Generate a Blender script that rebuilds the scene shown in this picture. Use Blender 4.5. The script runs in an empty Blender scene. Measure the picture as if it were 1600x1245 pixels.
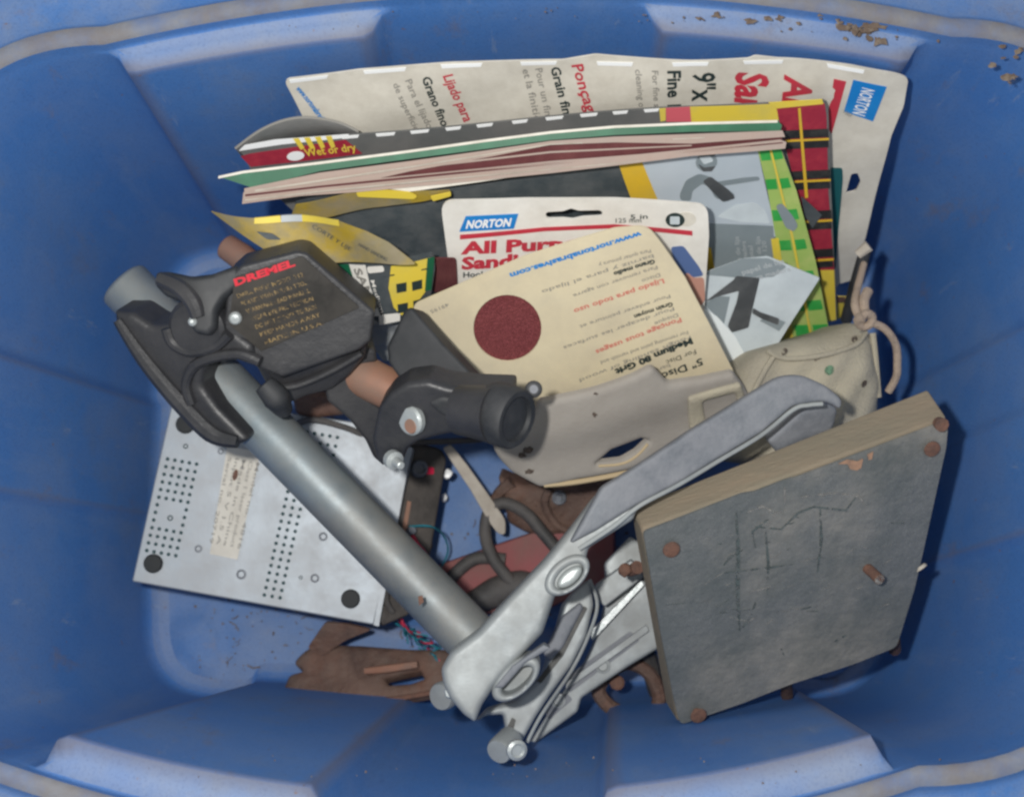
import bpy, bmesh, math, random
from mathutils import Vector, Matrix
from mathutils.geometry import delaunay_2d_cdt
random.seed(7)
sc = bpy.context.scene
# ---------------------------------------------------------------- camera
F = 2330.0; H = 1.10; T = math.atan(408/2330)
cam = bpy.data.cameras.new('camera'); co = bpy.data.objects.new('camera', cam); sc.collection.objects.link(co)
cam.sensor_width = 36; cam.lens = 36*F/1600; cam.clip_start = .05; cam.clip_end = 50
co.location = (0, 0, H); co.rotation_euler = (T, 0, 0); sc.camera = co
cam.dof.use_dof = True; cam.dof.focus_distance = .86; cam.dof.aperture_fstop = 8
# ---------------------------------------------------------------- light
w = bpy.data.worlds.new('World'); sc.world = w; w.use_nodes = True
w.node_tree.nodes['Background'].inputs[0].default_value = (.93, .97, 1, 1)
w.node_tree.nodes['Background'].inputs[1].default_value = .47
fl = bpy.data.lights.new('flash', 'AREA'); fl.shape = 'DISK'; fl.size = .03; fl.energy = 7.8; fl.color = (1, .98, .94)
fo = bpy.data.objects.new('flash', fl); sc.collection.objects.link(fo)
fo.location = (-.085, .05, H+.005); fo.rotation_euler = (T, 0, 0)
sc.view_settings.view_transform = 'Standard'; sc.view_settings.look = 'None'
sc.view_settings.exposure = 0; sc.view_settings.gamma = 1; sc.view_settings.use_curve_mapping = False
sc.cycles.filter_width = 2.6
# ---------------------------------------------------------------- helpers
def ray(px, py):
    x = (px-800)/F; y = -(py-622.5)/F
    return Vector((x, y*math.cos(T)+math.sin(T), y*math.sin(T)-math.cos(T)))
def at(px, py, z):
    r = ray(px, py); return Vector((0, 0, H)) + r*((z-H)/r.z)
CAM = Vector((0, 0, H))
class Pl:
    """a real plane through three measured points; bend(x,y) pushes its sheets off flat"""
    def __init__(s, a, b, c, bend=None):
        A, B, C = at(*a), at(*b), at(*c)
        s.o = A; s.n = (B-A).cross(C-A).normalized()
        if s.n.dot(CAM-A) < 0: s.n = -s.n
        s.bend = bend
    def w(s, px, py, off=0):
        r = ray(px, py); t = (s.o-CAM).dot(s.n)/r.dot(s.n); P = CAM + r*t
        return P + s.n*(off + (s.bend(px, py) if s.bend else 0))
    def z(s, px, py): return s.w(px, py).z

def rc(pts, r=12, seg=5):
    out = []; n = len(pts)
    for i in range(n):
        p = Vector(pts[i][:2]); a = Vector(pts[i-1][:2]); b = Vector(pts[(i+1) % n][:2])
        rr = pts[i][2] if len(pts[i]) > 2 else r
        da = min(rr, (a-p).length*.45); db = min(rr, (b-p).length*.45)
        if rr <= .01: out.append((p.x, p.y)); continue
        A = p+(a-p).normalized()*da; B = p+(b-p).normalized()*db
        for k in range(seg+1):
            t = k/seg; q = A*(1-t)**2+p*2*t*(1-t)+B*t*t; out.append((q.x, q.y))
    return out
def ell(cx, cy, rx, ry, ang=0, n=28):
    c, s = math.cos(math.radians(ang)), math.sin(math.radians(ang)); o = []
    for k in range(n):
        a = 2*math.pi*k/n; x = rx*math.cos(a); y = ry*math.sin(a); o.append((cx+x*c-y*s, cy+x*s+y*c))
    return o
def inside(p, poly):
    x, y = p; r = False; n = len(poly)
    for i in range(n):
        x1, y1 = poly[i]; x2, y2 = poly[i-1]
        if (y1 > y) != (y2 > y) and x < (x2-x1)*(y-y1)/(y2-y1)+x1: r = not r
    return r
def dist(p, polys):
    best = 1e9; px, py = p
    for poly in polys:
        for i in range(len(poly)):
            ax, ay = poly[i-1]; bx, by = poly[i]; dx, dy = bx-ax, by-ay; L = dx*dx+dy*dy
            t = 0 if L == 0 else max(0, min(1, ((px-ax)*dx+(py-ay)*dy)/L))
            d = math.hypot(px-ax-t*dx, py-ay-t*dy)
            if d < best: best = d
    return best
def dens(poly, step):
    o = []
    for i in range(len(poly)):
        a = poly[i]; b = poly[(i+1) % len(poly)]; L = math.hypot(b[0]-a[0], b[1]-a[1]); n = max(1, int(L/step))
        for k in range(n): o.append((a[0]+(b[0]-a[0])*k/n, a[1]+(b[1]-a[1])*k/n))
    return o
NOSPLIT = {'knotted_cord', 'seam', 'ventilation_hole', 'dark_scuff', 'pale_scuff', 'red_wire', 'teal_wire', 'handle_loop', 'wing_knob', 'teal_fine', 'plaid_green_squares', 'gold_lettering', 'sticker_print'}
class MB:
    def __init__(s): s.v = []; s.f = []; s.ch = []
    def add(s, v, f):
        b = len(s.v); s.ch.append((b, b+len(v), len(s.f), len(s.f)+len(f))); s.v += [Vector(q) for q in v]; s.f += [tuple(i+b for i in g) for g in f]; return s
    # flat sheet or slab drawn on a plane
    def slab(s, pl, pts, thick=.0005, off=0, holes=(), grid=None, pil=0, pr=14, n=None):
        pts = [tuple(p[:2]) for p in pts]; holes = [[tuple(p[:2]) for p in h] for h in holes]
        if grid is None and not holes:
            V2 = pts; TF = [tuple(range(len(pts)))]; bedge = [(i, (i+1) % len(pts)) for i in range(len(pts))]
        else:
            raw = [pts]+holes; st = min(grid, pr/2.2) if (grid and pil) else grid
            if grid: pts = dens(pts, st); holes = [dens(h, st) for h in holes]
            vs = [Vector(p) for p in pts]; fs = [list(range(len(pts)))]
            for h in holes:
                b = len(vs); vs += [Vector(p) for p in h]; fs.append(list(range(b, b+len(h))))
            if grid and pil:
                for ring, sgn in [(pts, 1)]+[(h, -1) for h in holes]:
                    m_ = len(ring)
                    for fr_ in (.07, .2, .4, .66, 1.0):
                        for i in range(m_):
                            a, p_, c_ = Vector(ring[i-1]), Vector(ring[i]), Vector(ring[(i+1) % m_]); t_ = c_-a
                            if t_.length < 1e-6: continue
                            t_.normalize(); nn = Vector((-t_.y, t_.x))
                            q = p_+nn*.5
                            want = inside((q.x, q.y), pts) and not any(inside((q.x, q.y), h) for h in holes)
                            if not want: nn = -nn
                            q = p_+nn*fr_*pr
                            if inside((q.x, q.y), pts) and not any(inside((q.x, q.y), h) for h in holes) and dist((q.x, q.y), [pts]+holes) > fr_*pr*.92: vs.append(q)
            if grid:
                x0 = min(p[0] for p in pts); x1 = max(p[0] for p in pts); y0 = min(p[1] for p in pts); y1 = max(p[1] for p in pts)
                y = y0+grid*.5; k = 0
                while y < y1:
                    x = x0+(grid*.5 if k % 2 else 0)
                    while x < x1:
                        if inside((x, y), pts) and not any(inside((x, y), h) for h in holes) and dist((x, y), [pts]+holes) > (pr*1.2 if pil else grid*.4):
                            vs.append(Vector((x, y)))
                        x += grid
                    y += grid*.87; k += 1
            r = delaunay_2d_cdt(vs, [], fs, 1, 1e-5)
            V2 = [tuple(p) for p in r[0]]; TF = [tuple(f) for f in r[2]]
            if holes:
                def cen(f): return (sum(V2[i][0] for i in f)/len(f), sum(V2[i][1] for i in f)/len(f))
                TF = [f for f in TF if not any(inside(cen(f), h) for h in holes)]
            cnt = {}
            for f in TF:
                for i in range(len(f)):
                    e = (f[i-1], f[i]); k = (min(e), max(e)); cnt.setdefault(k, []).append(e)
            bedge = [e[0] for e in cnt.values() if len(e) == 1]
        def o_(p):
            if not pil: return off
            t = min(1, dist(p, [pts]+holes)/pr); return off+pil*(math.sqrt(max(0, 1-(1-t)**2))-1)
        top = [pl.w(p[0], p[1], o_(p)) for p in V2]; N = len(top)
        if thick <= 0: return s.add(top, TF)
        bd = off-(pil if pil else 0)-thick
        bot = [pl.w(p[0], p[1], off)+pl.n*(bd-off) for p in V2]
        F_ = list(TF)+[tuple(i+N for i in reversed(f)) for f in TF]+[(a, b, b+N, a+N) for a, b in bedge]
        return s.add(top+bot, F_)
    def text(s, pl, txt, o, e, up, off=.0004, bold=0.0):
        cu = bpy.data.curves.new('t', 'FONT'); cu.body = txt; cu.resolution_u = 2; cu.offset = bold
        ob = bpy.data.objects.new('t', cu); sc.collection.objects.link(ob)
        dg = bpy.context.evaluated_depsgraph_get(); me = bpy.data.meshes.new_from_object(ob.evaluated_get(dg))
        bpy.data.objects.remove(ob); bpy.data.curves.remove(cu)
        if not me.vertices: return s
        x0 = min(v.co.x for v in me.vertices); x1 = max(v.co.x for v in me.vertices)
        V = []
        for v in me.vertices:
            a = (v.co.x-x0)/(x1-x0); b = v.co.y/.69
            V.append(pl.w(o[0]+(e[0]-o[0])*a+up[0]*b, o[1]+(e[1]-o[1])*a+up[1]*b, off))
        s.add(V, [tuple(p.vertices) for p in me.polygons]); bpy.data.meshes.remove(me); return s
    def tube(s, pts, r, seg=14, cap=True, smooth=True):
        P = [Vector(p) for p in pts]
        if smooth and len(P) > 2:
            Q = []; R = []
            rr = r if isinstance(r, (list, tuple)) else [r]*len(P)
            for i in range(len(P)-1):
                p0 = P[max(0, i-1)]; p1 = P[i]; p2 = P[i+1]; p3 = P[min(len(P)-1, i+2)]
                for k in range(6):
                    t = k/6; t2 = t*t; t3 = t2*t
                    Q.append(.5*((2*p1)+(p2-p0)*t+(2*p0-5*p1+4*p2-p3)*t2+(3*p1-p0-3*p2+p3)*t3)); R.append(rr[i]*(1-t)+rr[i+1]*t)
            Q.append(P[-1]); R.append(rr[-1]); P = Q; r = R
        rr = r if isinstance(r, (list, tuple)) else [r]*len(P)
        V = []; Fc = []; up = None
        for i, p in enumerate(P):
            d = (P[min(i+1, len(P)-1)]-P[max(i-1, 0)]).normalized()
            if up is None:
                up = Vector((0, 0, 1)) if abs(d.z) < .9 else Vector((1, 0, 0))
            u = (up-d*up.dot(d)).normalized(); up = u; v = d.cross(u)
            for k in range(seg):
                a = 2*math.pi*k/seg; V.append(p+(u*math.cos(a)+v*math.sin(a))*rr[i])
        for i in range(len(P)-1):
            for k in range(seg):
                a = i*seg+k; b = i*seg+(k+1) % seg; Fc.append((a, b, b+seg, a+seg))
        if cap: Fc.append(tuple(range(seg))); Fc.append(tuple(range((len(P)-1)*seg, len(P)*seg)))
        return s.add(V, Fc)
    def lathe(s, c, ax, prof, seg=28):
        """prof: (distance along axis, radius)"""
        ax = Vector(ax).normalized(); u = ax.orthogonal().normalized(); v = ax.cross(u); V = []; Fc = []
        for d, r in prof:
            for k in range(seg):
                a = 2*math.pi*k/seg; V.append(Vector(c)+ax*d+(u*math.cos(a)+v*math.sin(a))*max(r, 1e-5))
        for i in range(len(prof)-1):
            for k in range(seg):
                a = i*seg+k; b = i*seg+(k+1) % seg; Fc.append((a, b, b+seg, a+seg))
        Fc.append(tuple(range(seg))); Fc.append(tuple(range((len(prof)-1)*seg, len(prof)*seg)))
        return s.add(V, Fc)
    def hexa(s, f, b):
        return s.add(list(f)+list(b), [(0, 1, 2, 3), (7, 6, 5, 4)]+[(i, (i+1) % 4, (i+1) % 4+4, i+4) for i in range(4)])
    def blob(s, c, r, k=.35, sub=1):
        bm = bmesh.new(); bmesh.ops.create_icosphere(bm, subdivisions=sub, radius=1)
        sx = [random.uniform(1-k, 1+k) for _ in range(3)]
        V = [Vector(c)+Vector((v.co.x*sx[0], v.co.y*sx[1], v.co.z*sx[2]*.7))*r*random.uniform(.8, 1.15) for v in bm.verts]
        Fc = [tuple(v.index for v in f.verts) for f in bm.faces]; bm.free(); return s.add(V, Fc)
    def build(s, name, m, parent=None, smooth=35, bevel=0, seg=3, recalc=True):
        if parent is not None and 1 < len(s.ch) <= 14 and name not in NOSPLIT:
            o = None
            for v0, v1, f0, f1 in s.ch:
                q = MB(); q.add(s.v[v0:v1], [tuple(i-v0 for i in g) for g in s.f[f0:f1]]); ob = q.build(name, m, parent, smooth, bevel, seg, recalc); o = o or ob
            return o
        me = bpy.data.meshes.new(name); base = Vector((0, 0, 0))
        p = parent
        while p is not None and p.parent is not None: p = p.parent
        if p is not None: base = Vector(p.location)
        me.from_pydata([tuple(v-base) for v in s.v], [], s.f); me.validate()
        if recalc:
            bm = bmesh.new(); bm.from_mesh(me); bmesh.ops.recalc_face_normals(bm, faces=bm.faces); bm.to_mesh(me); bm.free()
        me.materials.append(m)
        if smooth:
            me.polygons.foreach_set('use_smooth', [True]*len(me.polygons))
            if not bevel: me.set_sharp_from_angle(angle=math.radians(smooth))
        ob = bpy.data.objects.new(name, me); sc.collection.objects.link(ob)
        if parent is not None: ob.parent = parent
        if bevel:
            b = ob.modifiers.new('bevel', 'BEVEL'); b.width = bevel; b.segments = seg; b.limit_method = 'ANGLE'; b.angle_limit = math.radians(40)
            ob.modifiers.new('wn', 'WEIGHTED_NORMAL')
        return ob
def thing(name, label, cat, base=(0, 0, 0), group=None):
    o = bpy.data.objects.new(name, None); sc.collection.objects.link(o); o.location = base; o.empty_display_size = .02
    o['label'] = label; o['category'] = cat
    if group: o['group'] = group
    return o
def tag(o, label=None, cat=None, kind=None, group=None):
    if label: o['label'] = label
    if cat: o['category'] = cat
    if kind: o['kind'] = kind
    if group: o['group'] = group
    return o
# ---------------------------------------------------------------- materials
def mat(name, col, rough=.6, metal=0, col2=None, scale=60, lo=.45, hi=.7, amt=1, bump=0, bscale=300, dust=None, damt=.0, dscale=25, spec=.5, aniso=None, trans=0, grain=0):
    m = bpy.data.materials.new(name); m.use_nodes = True; nt = m.node_tree; N = nt.nodes; L = nt.links
    B = N['Principled BSDF']; B.inputs['Roughness'].default_value = rough; B.inputs['Metallic'].default_value = metal
    B.inputs['Specular IOR Level'].default_value = spec
    if trans: B.inputs['Transmission Weight'].default_value = trans
    tc = N.new('ShaderNodeTexCoord'); src = tc.outputs['Object']
    if aniso:
        mp = N.new('ShaderNodeMapping'); mp.inputs['Scale'].default_value = aniso; L.new(src, mp.inputs[0]); src = mp.outputs[0]
    def noise(sc_, det=6, rg=.6):
        n = N.new('ShaderNodeTexNoise'); n.inputs['Scale'].default_value = sc_; n.inputs['Detail'].default_value = det; n.inputs['Roughness'].default_value = rg
        L.new(src, n.inputs['Vector']); return n.outputs['Fac']
    def mix(fac, a, b):
        x = N.new('ShaderNodeMix'); x.data_type = 'RGBA'; L.new(fac, x.inputs['Factor'])
        if isinstance(a, tuple): x.inputs['A'].default_value = (*a, 1)
        else: L.new(a, x.inputs['A'])
        x.inputs['B'].default_value = (*b, 1); return x.outputs['Result']
    def ramp(fac, lo, hi, amt):
        r = N.new('ShaderNodeMapRange'); r.inputs[1].default_value = lo; r.inputs[2].default_value = hi; r.inputs[4].default_value = amt
        L.new(fac, r.inputs[0]); return r.outputs[0]
    out = col
    if col2: out = mix(ramp(noise(scale), lo, hi, amt), out, col2)
    if grain: out = mix(ramp(noise(1400, 2), .48, .62, grain), out, tuple(min(1, c*1.9+.03) for c in col))
    if dust:
        f = ramp(noise(dscale, 8, .7), .38, .68, damt)
        out = mix(f, out, dust)
        ro = N.new('ShaderNodeMapRange'); ro.inputs[1].default_value = 0; ro.inputs[2].default_value = 1; ro.inputs[3].default_value = rough; ro.inputs[4].default_value = min(1, rough+.4)
        L.new(f, ro.inputs[0]); L.new(ro.outputs[0], B.inputs['Roughness'])
    if isinstance(out, tuple): B.inputs['Base Color'].default_value = (*out, 1)
    else: L.new(out, B.inputs['Base Color'])
    if bump:
        b = N.new('ShaderNodeBump'); b.inputs['Strength'].default_value = bump; b.inputs['Distance'].default_value = .002
        L.new(noise(bscale, 5), b.inputs['Height']); L.new(b.outputs[0], B.inputs['Normal'])
    return m
def tote_mat(name='blue_plastic', extra=0, dust1=.75, base=(.040, .145, .42)):
    m = mat(name, base, .58, col2=(.055, .175, .45), scale=9, lo=.3, hi=.75, bump=.10, bscale=500)
    nt = m.node_tree; N = nt.nodes; L = nt.links; B = N['Principled BSDF']; prev = B.inputs['Base Color'].links[0].from_socket
    tc = N.new('ShaderNodeTexCoord')
    def noi(s, d=8, r=.65, st=None):
        n = N.new('ShaderNodeTexNoise'); n.inputs['Scale'].default_value = s; n.inputs['Detail'].default_value = d; n.inputs['Roughness'].default_value = r
        if st:
            mp = N.new('ShaderNodeMapping'); mp.inputs['Scale'].default_value = st; L.new(tc.outputs['Object'], mp.inputs[0]); L.new(mp.outputs[0], n.inputs[0])
        else: L.new(tc.outputs['Object'], n.inputs[0])
        return n.outputs['Fac']
    def mr(x, a, b, c, d):
        r = N.new('ShaderNodeMapRange'); r.inputs[1].default_value = a; r.inputs[2].default_value = b; r.inputs[3].default_value = c; r.inputs[4].default_value = d
        L.new(x, r.inputs[0]); return r.outputs[0]
    def mul(a, b):
        x = N.new('ShaderNodeMath'); x.operation = 'MULTIPLY'; L.new(a, x.inputs[0]); L.new(b, x.inputs[1]); return x.outputs[0]
    def mx(f, a, b):
        x = N.new('ShaderNodeMix'); x.data_type = 'RGBA'; L.new(f, x.inputs['Factor']); L.new(a, x.inputs['A']); x.inputs['B'].default_value = (*b, 1); return x.outputs['Result']
    ge = N.new('ShaderNodeNewGeometry'); se = N.new('ShaderNodeSeparateXYZ'); L.new(ge.outputs['True Normal'], se.inputs[0])
    up = mr(se.outputs['Z'], .55, .95, .30, 1)
    f1 = mul(mr(noi(14), .40, .72, 0, dust1), up)                     # settled grey dust, mostly on level ledges
    f1b = mr(se.outputs['Z'], .75, .97, 0, .42+extra)
    f2 = mr(noi(24, 9, .78, (1, 1, .45)), .58, .72, 0, .6)         # brown smears and speckles
    c = mx(f1, prev, (.24, .26, .30)); c = mx(f1b, c, (.235, .27, .345)); c = mx(f2, c, (.17, .13, .11))
    c = mx(mr(noi(34, 6, .7, (1, 1, .12)), .55, .75, 0, .22), c, (.22, .27, .36)); c = mx(mr(noi(9, 9, .72), .56, .72, 0, .38), c, (.15, .155, .18))
    c = mx(mr(noi(900, 2, .5), .35, .7, 0, .16), c, (.16, .24, .42)); c = mx(mr(noi(620, 2, .5), .5, .75, 0, .25), c, (.03, .06, .16)); c = mx(mr(noi(55, 5, .8, (1, 1, .05)), .63, .70, 0, .35), c, (.25, .30, .40))
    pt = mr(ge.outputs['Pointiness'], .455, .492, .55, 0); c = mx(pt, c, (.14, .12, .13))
    f3 = mr(noi(160, 3, .6), .70, .76, 0, .7); c = mx(f3, c, (.17, .10, .07))
    L.new(c, B.inputs['Base Color']); return m
M = {}
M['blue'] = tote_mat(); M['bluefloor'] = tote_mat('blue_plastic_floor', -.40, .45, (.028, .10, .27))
M['rimdust'] = mat('rim_dust', (.20, .21, .24), .85, col2=(.12, .17, .30), scale=28, lo=.45, hi=.66, dust=(.16, .125, .10), damt=.6, dscale=40, bump=.3)
M['card'] = mat('off_white_card', (.70, .665, .585), .5, col2=(.60, .56, .48), scale=22, lo=.42, hi=.75, dust=(.35, .31, .25), damt=.35, dscale=50, bump=.35, bscale=22)
M['cardw'] = mat('white_card', (.78, .76, .71), .4, col2=(.62, .59, .53), scale=25, lo=.5, hi=.8, dust=(.48, .45, .40), damt=.3, dscale=45, bump=.3, bscale=22)
M['beige'] = mat('beige_card', (.70, .61, .42), .55, col2=(.63, .54, .37), scale=20, lo=.4, hi=.75, dust=(.45, .40, .31), damt=.4, dscale=35, bump=.3, bscale=18)
M['white'] = mat('white_edge', (.85, .86, .86), .35)
M['red'] = mat('red_print', (.52, .035, .06), .5, col2=(.42, .05, .07), scale=90)
M['redf'] = mat('faded_red_print', (.60, .16, .13), .6)
M['blk'] = mat('black_print', (.02, .035, .035), .5)
M['gry'] = mat('grey_print', (.24, .23, .21), .6)
M['lgry'] = mat('pale_print', (.42, .45, .47), .5)
M['bluep'] = mat('blue_print', (.01, .20, .56), .4, col2=(.02, .24, .60), scale=50)
M['teal'] = mat('dark_teal', (.01, .10, .11), .5)
M['slate'] = mat('slate_card', (.045, .058, .066), .55, col2=(.075, .088, .095), scale=30, lo=.4, hi=.7, dust=(.13, .13, .13), damt=.35, dscale=60, bump=.2)
M['charcoal'] = mat('charcoal_sheet', (.10, .105, .105), .65, col2=(.16, .155, .15), scale=20, lo=.35, hi=.7, bump=.25, bscale=120)
M['yel'] = mat('yellow_card', (.72, .55, .06), .5, col2=(.62, .50, .10), scale=40)
M['yelg'] = mat('golden_yellow_card', (.68, .43, .03), .45, col2=(.60, .40, .05), scale=40)
M['yeld'] = mat('dull_yellow_film', (.36, .255, .03), .45, col2=(.22, .19, .09), scale=38, lo=.45, hi=.6, dust=(.26, .22, .15), damt=.8, dscale=35, bump=.3, bscale=90)
M['plred'] = mat('plaid_red', (.30, .018, .04), .55, col2=(.38, .03, .05), scale=120, bump=.2)
M['plblk'] = mat('plaid_black', (.018, .018, .018), .5, col2=(.05, .05, .045), scale=100)
M['green'] = mat('green_print', (.03, .33, .06), .5, col2=(.06, .38, .08), scale=90)
M['lime'] = mat('lime_print', (.33, .47, .12), .5, col2=(.42, .50, .16), scale=80)
M['dgreen'] = mat('edge_green', (.006, .10, .045), .5, col2=(.01, .14, .065), scale=60)
M['tan'] = mat('sandpaper_back', (.36, .27, .23), .8, col2=(.30, .22, .19), scale=60, dust=(.42, .36, .32), damt=.5, dscale=60, bump=.3)
M['maroon'] = mat('maroon_sandpaper', (.10, .022, .025), .85, col2=(.14, .04, .04), scale=50, bump=.5, bscale=900)
M['disc'] = mat('sanding_disc', (.17, .028, .032), .85, col2=(.22, .045, .045), scale=30, grain=1.0, bump=.9, bscale=1200)
M['photo1'] = mat('pale_photo_print', (.42, .48, .53), .4, col2=(.50, .55, .60), scale=18, lo=.3, hi=.7)
M['photo2'] = mat('mid_photo_print', (.20, .24, .26), .4, col2=(.26, .30, .32), scale=22, lo=.3, hi=.7)
M['photo3'] = mat('dark_photo_print', (.06, .065, .07), .4, col2=(.10, .105, .11), scale=60)
M['photo4'] = mat('light_photo_print', (.56, .62, .65), .4, col2=(.45, .50, .53), scale=30)
M['wpaper'] = mat('white_paper', (.78, .83, .84), .5)
M['handb'] = mat('block_print', (.09, .15, .33), .5)
M['skin'] = mat('skin_print', (.52, .27, .21), .5, col2=(.60, .36, .29), scale=60)
M['flap'] = mat('dusty_leather', (.31, .285, .255), .85, col2=(.23, .205, .18), scale=16, lo=.35, hi=.7, dust=(.35, .33, .30), damt=.5, dscale=14, bump=.16, bscale=420)
M['flap_in'] = mat('leather_core', (.46, .36, .22), .9)
M['canvas'] = mat('canvas', (.41, .37, .28), .9, col2=(.31, .275, .21), scale=24, lo=.4, hi=.7, bump=.6, bscale=650, dust=(.40, .37, .31), damt=.4)
M['cord'] = mat('tan_cord', (.40, .31, .24), .9, col2=(.28, .22, .18), scale=120, bump=.8, bscale=700)
M['stain'] = mat('stain', (.10, .075, .06), .9); M['gstain'] = mat('green_stain', (.12, .22, .14), .9)
M['alu'] = mat('cast_aluminium', (.32, .345, .35), .46, .22, col2=(.20, .22, .23), scale=20, lo=.40, hi=.62, dust=(.27, .265, .25), damt=.5, dscale=30, bump=.05, bscale=420)
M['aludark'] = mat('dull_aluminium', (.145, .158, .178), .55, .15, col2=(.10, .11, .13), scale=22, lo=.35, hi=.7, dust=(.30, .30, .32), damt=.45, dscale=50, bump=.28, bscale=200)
M['bolt'] = mat('bright_steel', (.40, .43, .43), .4, .4, col2=(.4, .42, .42), scale=90, bump=.2)
M['pole'] = mat('zinc_tube', (.225, .27, .295), .38, .5, col2=(.12, .15, .17), scale=9, lo=.42, hi=.62, dust=(.27, .25, .22), damt=.65, dscale=13, bump=.04, bscale=300)
M['black'] = mat('black_plastic', (.016, .017, .021), .42, col2=(.030, .030, .034), scale=24, lo=.4, hi=.7, dust=(.11, .105, .10), damt=.22, dscale=17, bump=.18, bscale=260)
M['blackc'] = mat('clean_black_rubber', (.014, .016, .019), .55, dust=(.07, .07, .075), damt=.4, dscale=40)
M['plate'] = mat('brown_label_plate', (.010, .008, .006), .35, col2=(.02, .015, .01), scale=40, dust=(.035, .028, .02), damt=.5, dscale=30)
M['gold'] = mat('worn_gold_print', (.24, .16, .06), .5, col2=(.12, .08, .035), scale=150)
M['labred'] = mat('red_lettering', (.55, .012, .03), .4)
M['copper'] = mat('copper_brown', (.30, .15, .10), .5, .15, col2=(.20, .11, .08), scale=50, dust=(.30, .22, .17), damt=.4)
M['rust'] = mat('rusty_iron', (.075, .045, .036), .7, .25, col2=(.16, .08, .055), scale=35, lo=.35, hi=.7, dust=(.20, .155, .13), damt=.5, dscale=60, bump=.8, bscale=200)
M['rusto'] = mat('orange_rust', (.15, .075, .052), .85, col2=(.085, .05, .04), scale=160, bump=.6)
M['dred'] = mat('dark_red_paint', (.23, .045, .05), .6, col2=(.17, .05, .045), scale=40, dust=(.20, .14, .12), damt=.5, dscale=30)
M['wood'] = mat('grey_painted_board', (.115, .122, .125), .7, col2=(.235, .22, .195), scale=7, lo=.45, hi=.62, dust=(.06, .075, .08), damt=.8, dscale=19, bump=.55, bscale=170, grain=.3)
M['woodedge'] = mat('worn_board_edge', (.20, .165, .12), .85, col2=(.26, .20, .14), scale=26, lo=.35, hi=.65, dust=(.17, .165, .125), damt=.6, dscale=20, bump=.5, bscale=240, aniso=(.4, 1, 3))
def broken(m, scale=220, lo=.42, hi=.56):
    nt = m.node_tree; tc = nt.nodes.new('ShaderNodeTexCoord'); n = nt.nodes.new('ShaderNodeTexNoise'); n.inputs['Scale'].default_value = scale; n.inputs['Detail'].default_value = 5
    nt.links.new(tc.outputs['Object'], n.inputs[0]); r = nt.nodes.new('ShaderNodeMapRange'); r.inputs[1].default_value = lo; r.inputs[2].default_value = hi
    nt.links.new(n.outputs[0], r.inputs[0]); nt.links.new(r.outputs[0], nt.nodes['Principled BSDF'].inputs['Alpha'])
M['woodchip'] = mat('bare_wood_chip', (.34, .20, .13), .9, col2=(.22, .14, .10), scale=300); M['smear'] = mat('dark_paint_smear', (.075, .095, .095), .6, col2=(.12, .13, .13), scale=80); M['smearl'] = mat('pale_scuff', (.30, .29, .27), .8, col2=(.22, .21, .2), scale=90)
broken(M['smear']); broken(M['smearl'], 260, .45, .7); broken(M['gold'], 420, .40, .55); broken(M['gstain'], 300, .35, .6); broken(M['stain'], 300, .35, .6)
M['sheet'] = mat('galvanised_sheet', (.30, .33, .36), .45, .3, col2=(.25, .28, .31), scale=20, lo=.35, hi=.7, dust=(.42, .40, .38), damt=.35, dscale=45, bump=.04)
M['hole'] = mat('vent_hole', (.012, .045, .05), .8)
M['sticker'] = mat('paper_sticker', (.60, .57, .50), .6, col2=(.50, .47, .41), scale=60, dust=(.42, .38, .32), damt=.3)
M['bez'] = mat('dark_bezel', (.03, .027, .025), .4, dust=(.13, .11, .095), damt=.5, dscale=30, bump=.2)
M['led'] = mat('red_button', (.62, .01, .06), .4)
M['rubber'] = mat('black_rubber_foot', (.012, .014, .015), .7)
M['cable'] = mat('dusty_black_cable', (.045, .043, .042), .6, dust=(.14, .125, .115), damt=.6, dscale=40)
M['wirer'] = mat('red_wire', (.45, .02, .06), .5); M['wiret'] = mat('teal_wire', (.01, .17, .22), .5)
M['stick'] = mat('pale_wood_stick', (.46, .42, .36), .8, col2=(.36, .32, .27), scale=50, dust=(.3, .25, .2), damt=.4)
M['floor'] = mat('concrete', (.20, .19, .18), .9, col2=(.28, .27, .25), scale=6, bump=.4)
M['crumb'] = mat('dirt_crumb', (.12, .085, .065), .9, col2=(.22, .18, .14), scale=200)
M['pink'] = mat('pink_print', (.60, .11, .14), .5)
M['film'] = mat('grey_clear_film', (.25, .26, .26), .2, col2=(.16, .17, .17), scale=50, bump=.6, bscale=60)
# ================================================================ SETTING
z0 = -.004
g = MB(); g.add([(-4, -4, z0), (4, -4, z0), (4, 4, z0), (-4, 4, z0)], [(0, 1, 2, 3)])
tag(g.build('ground', M['floor'], smooth=0), kind='structure')
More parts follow.
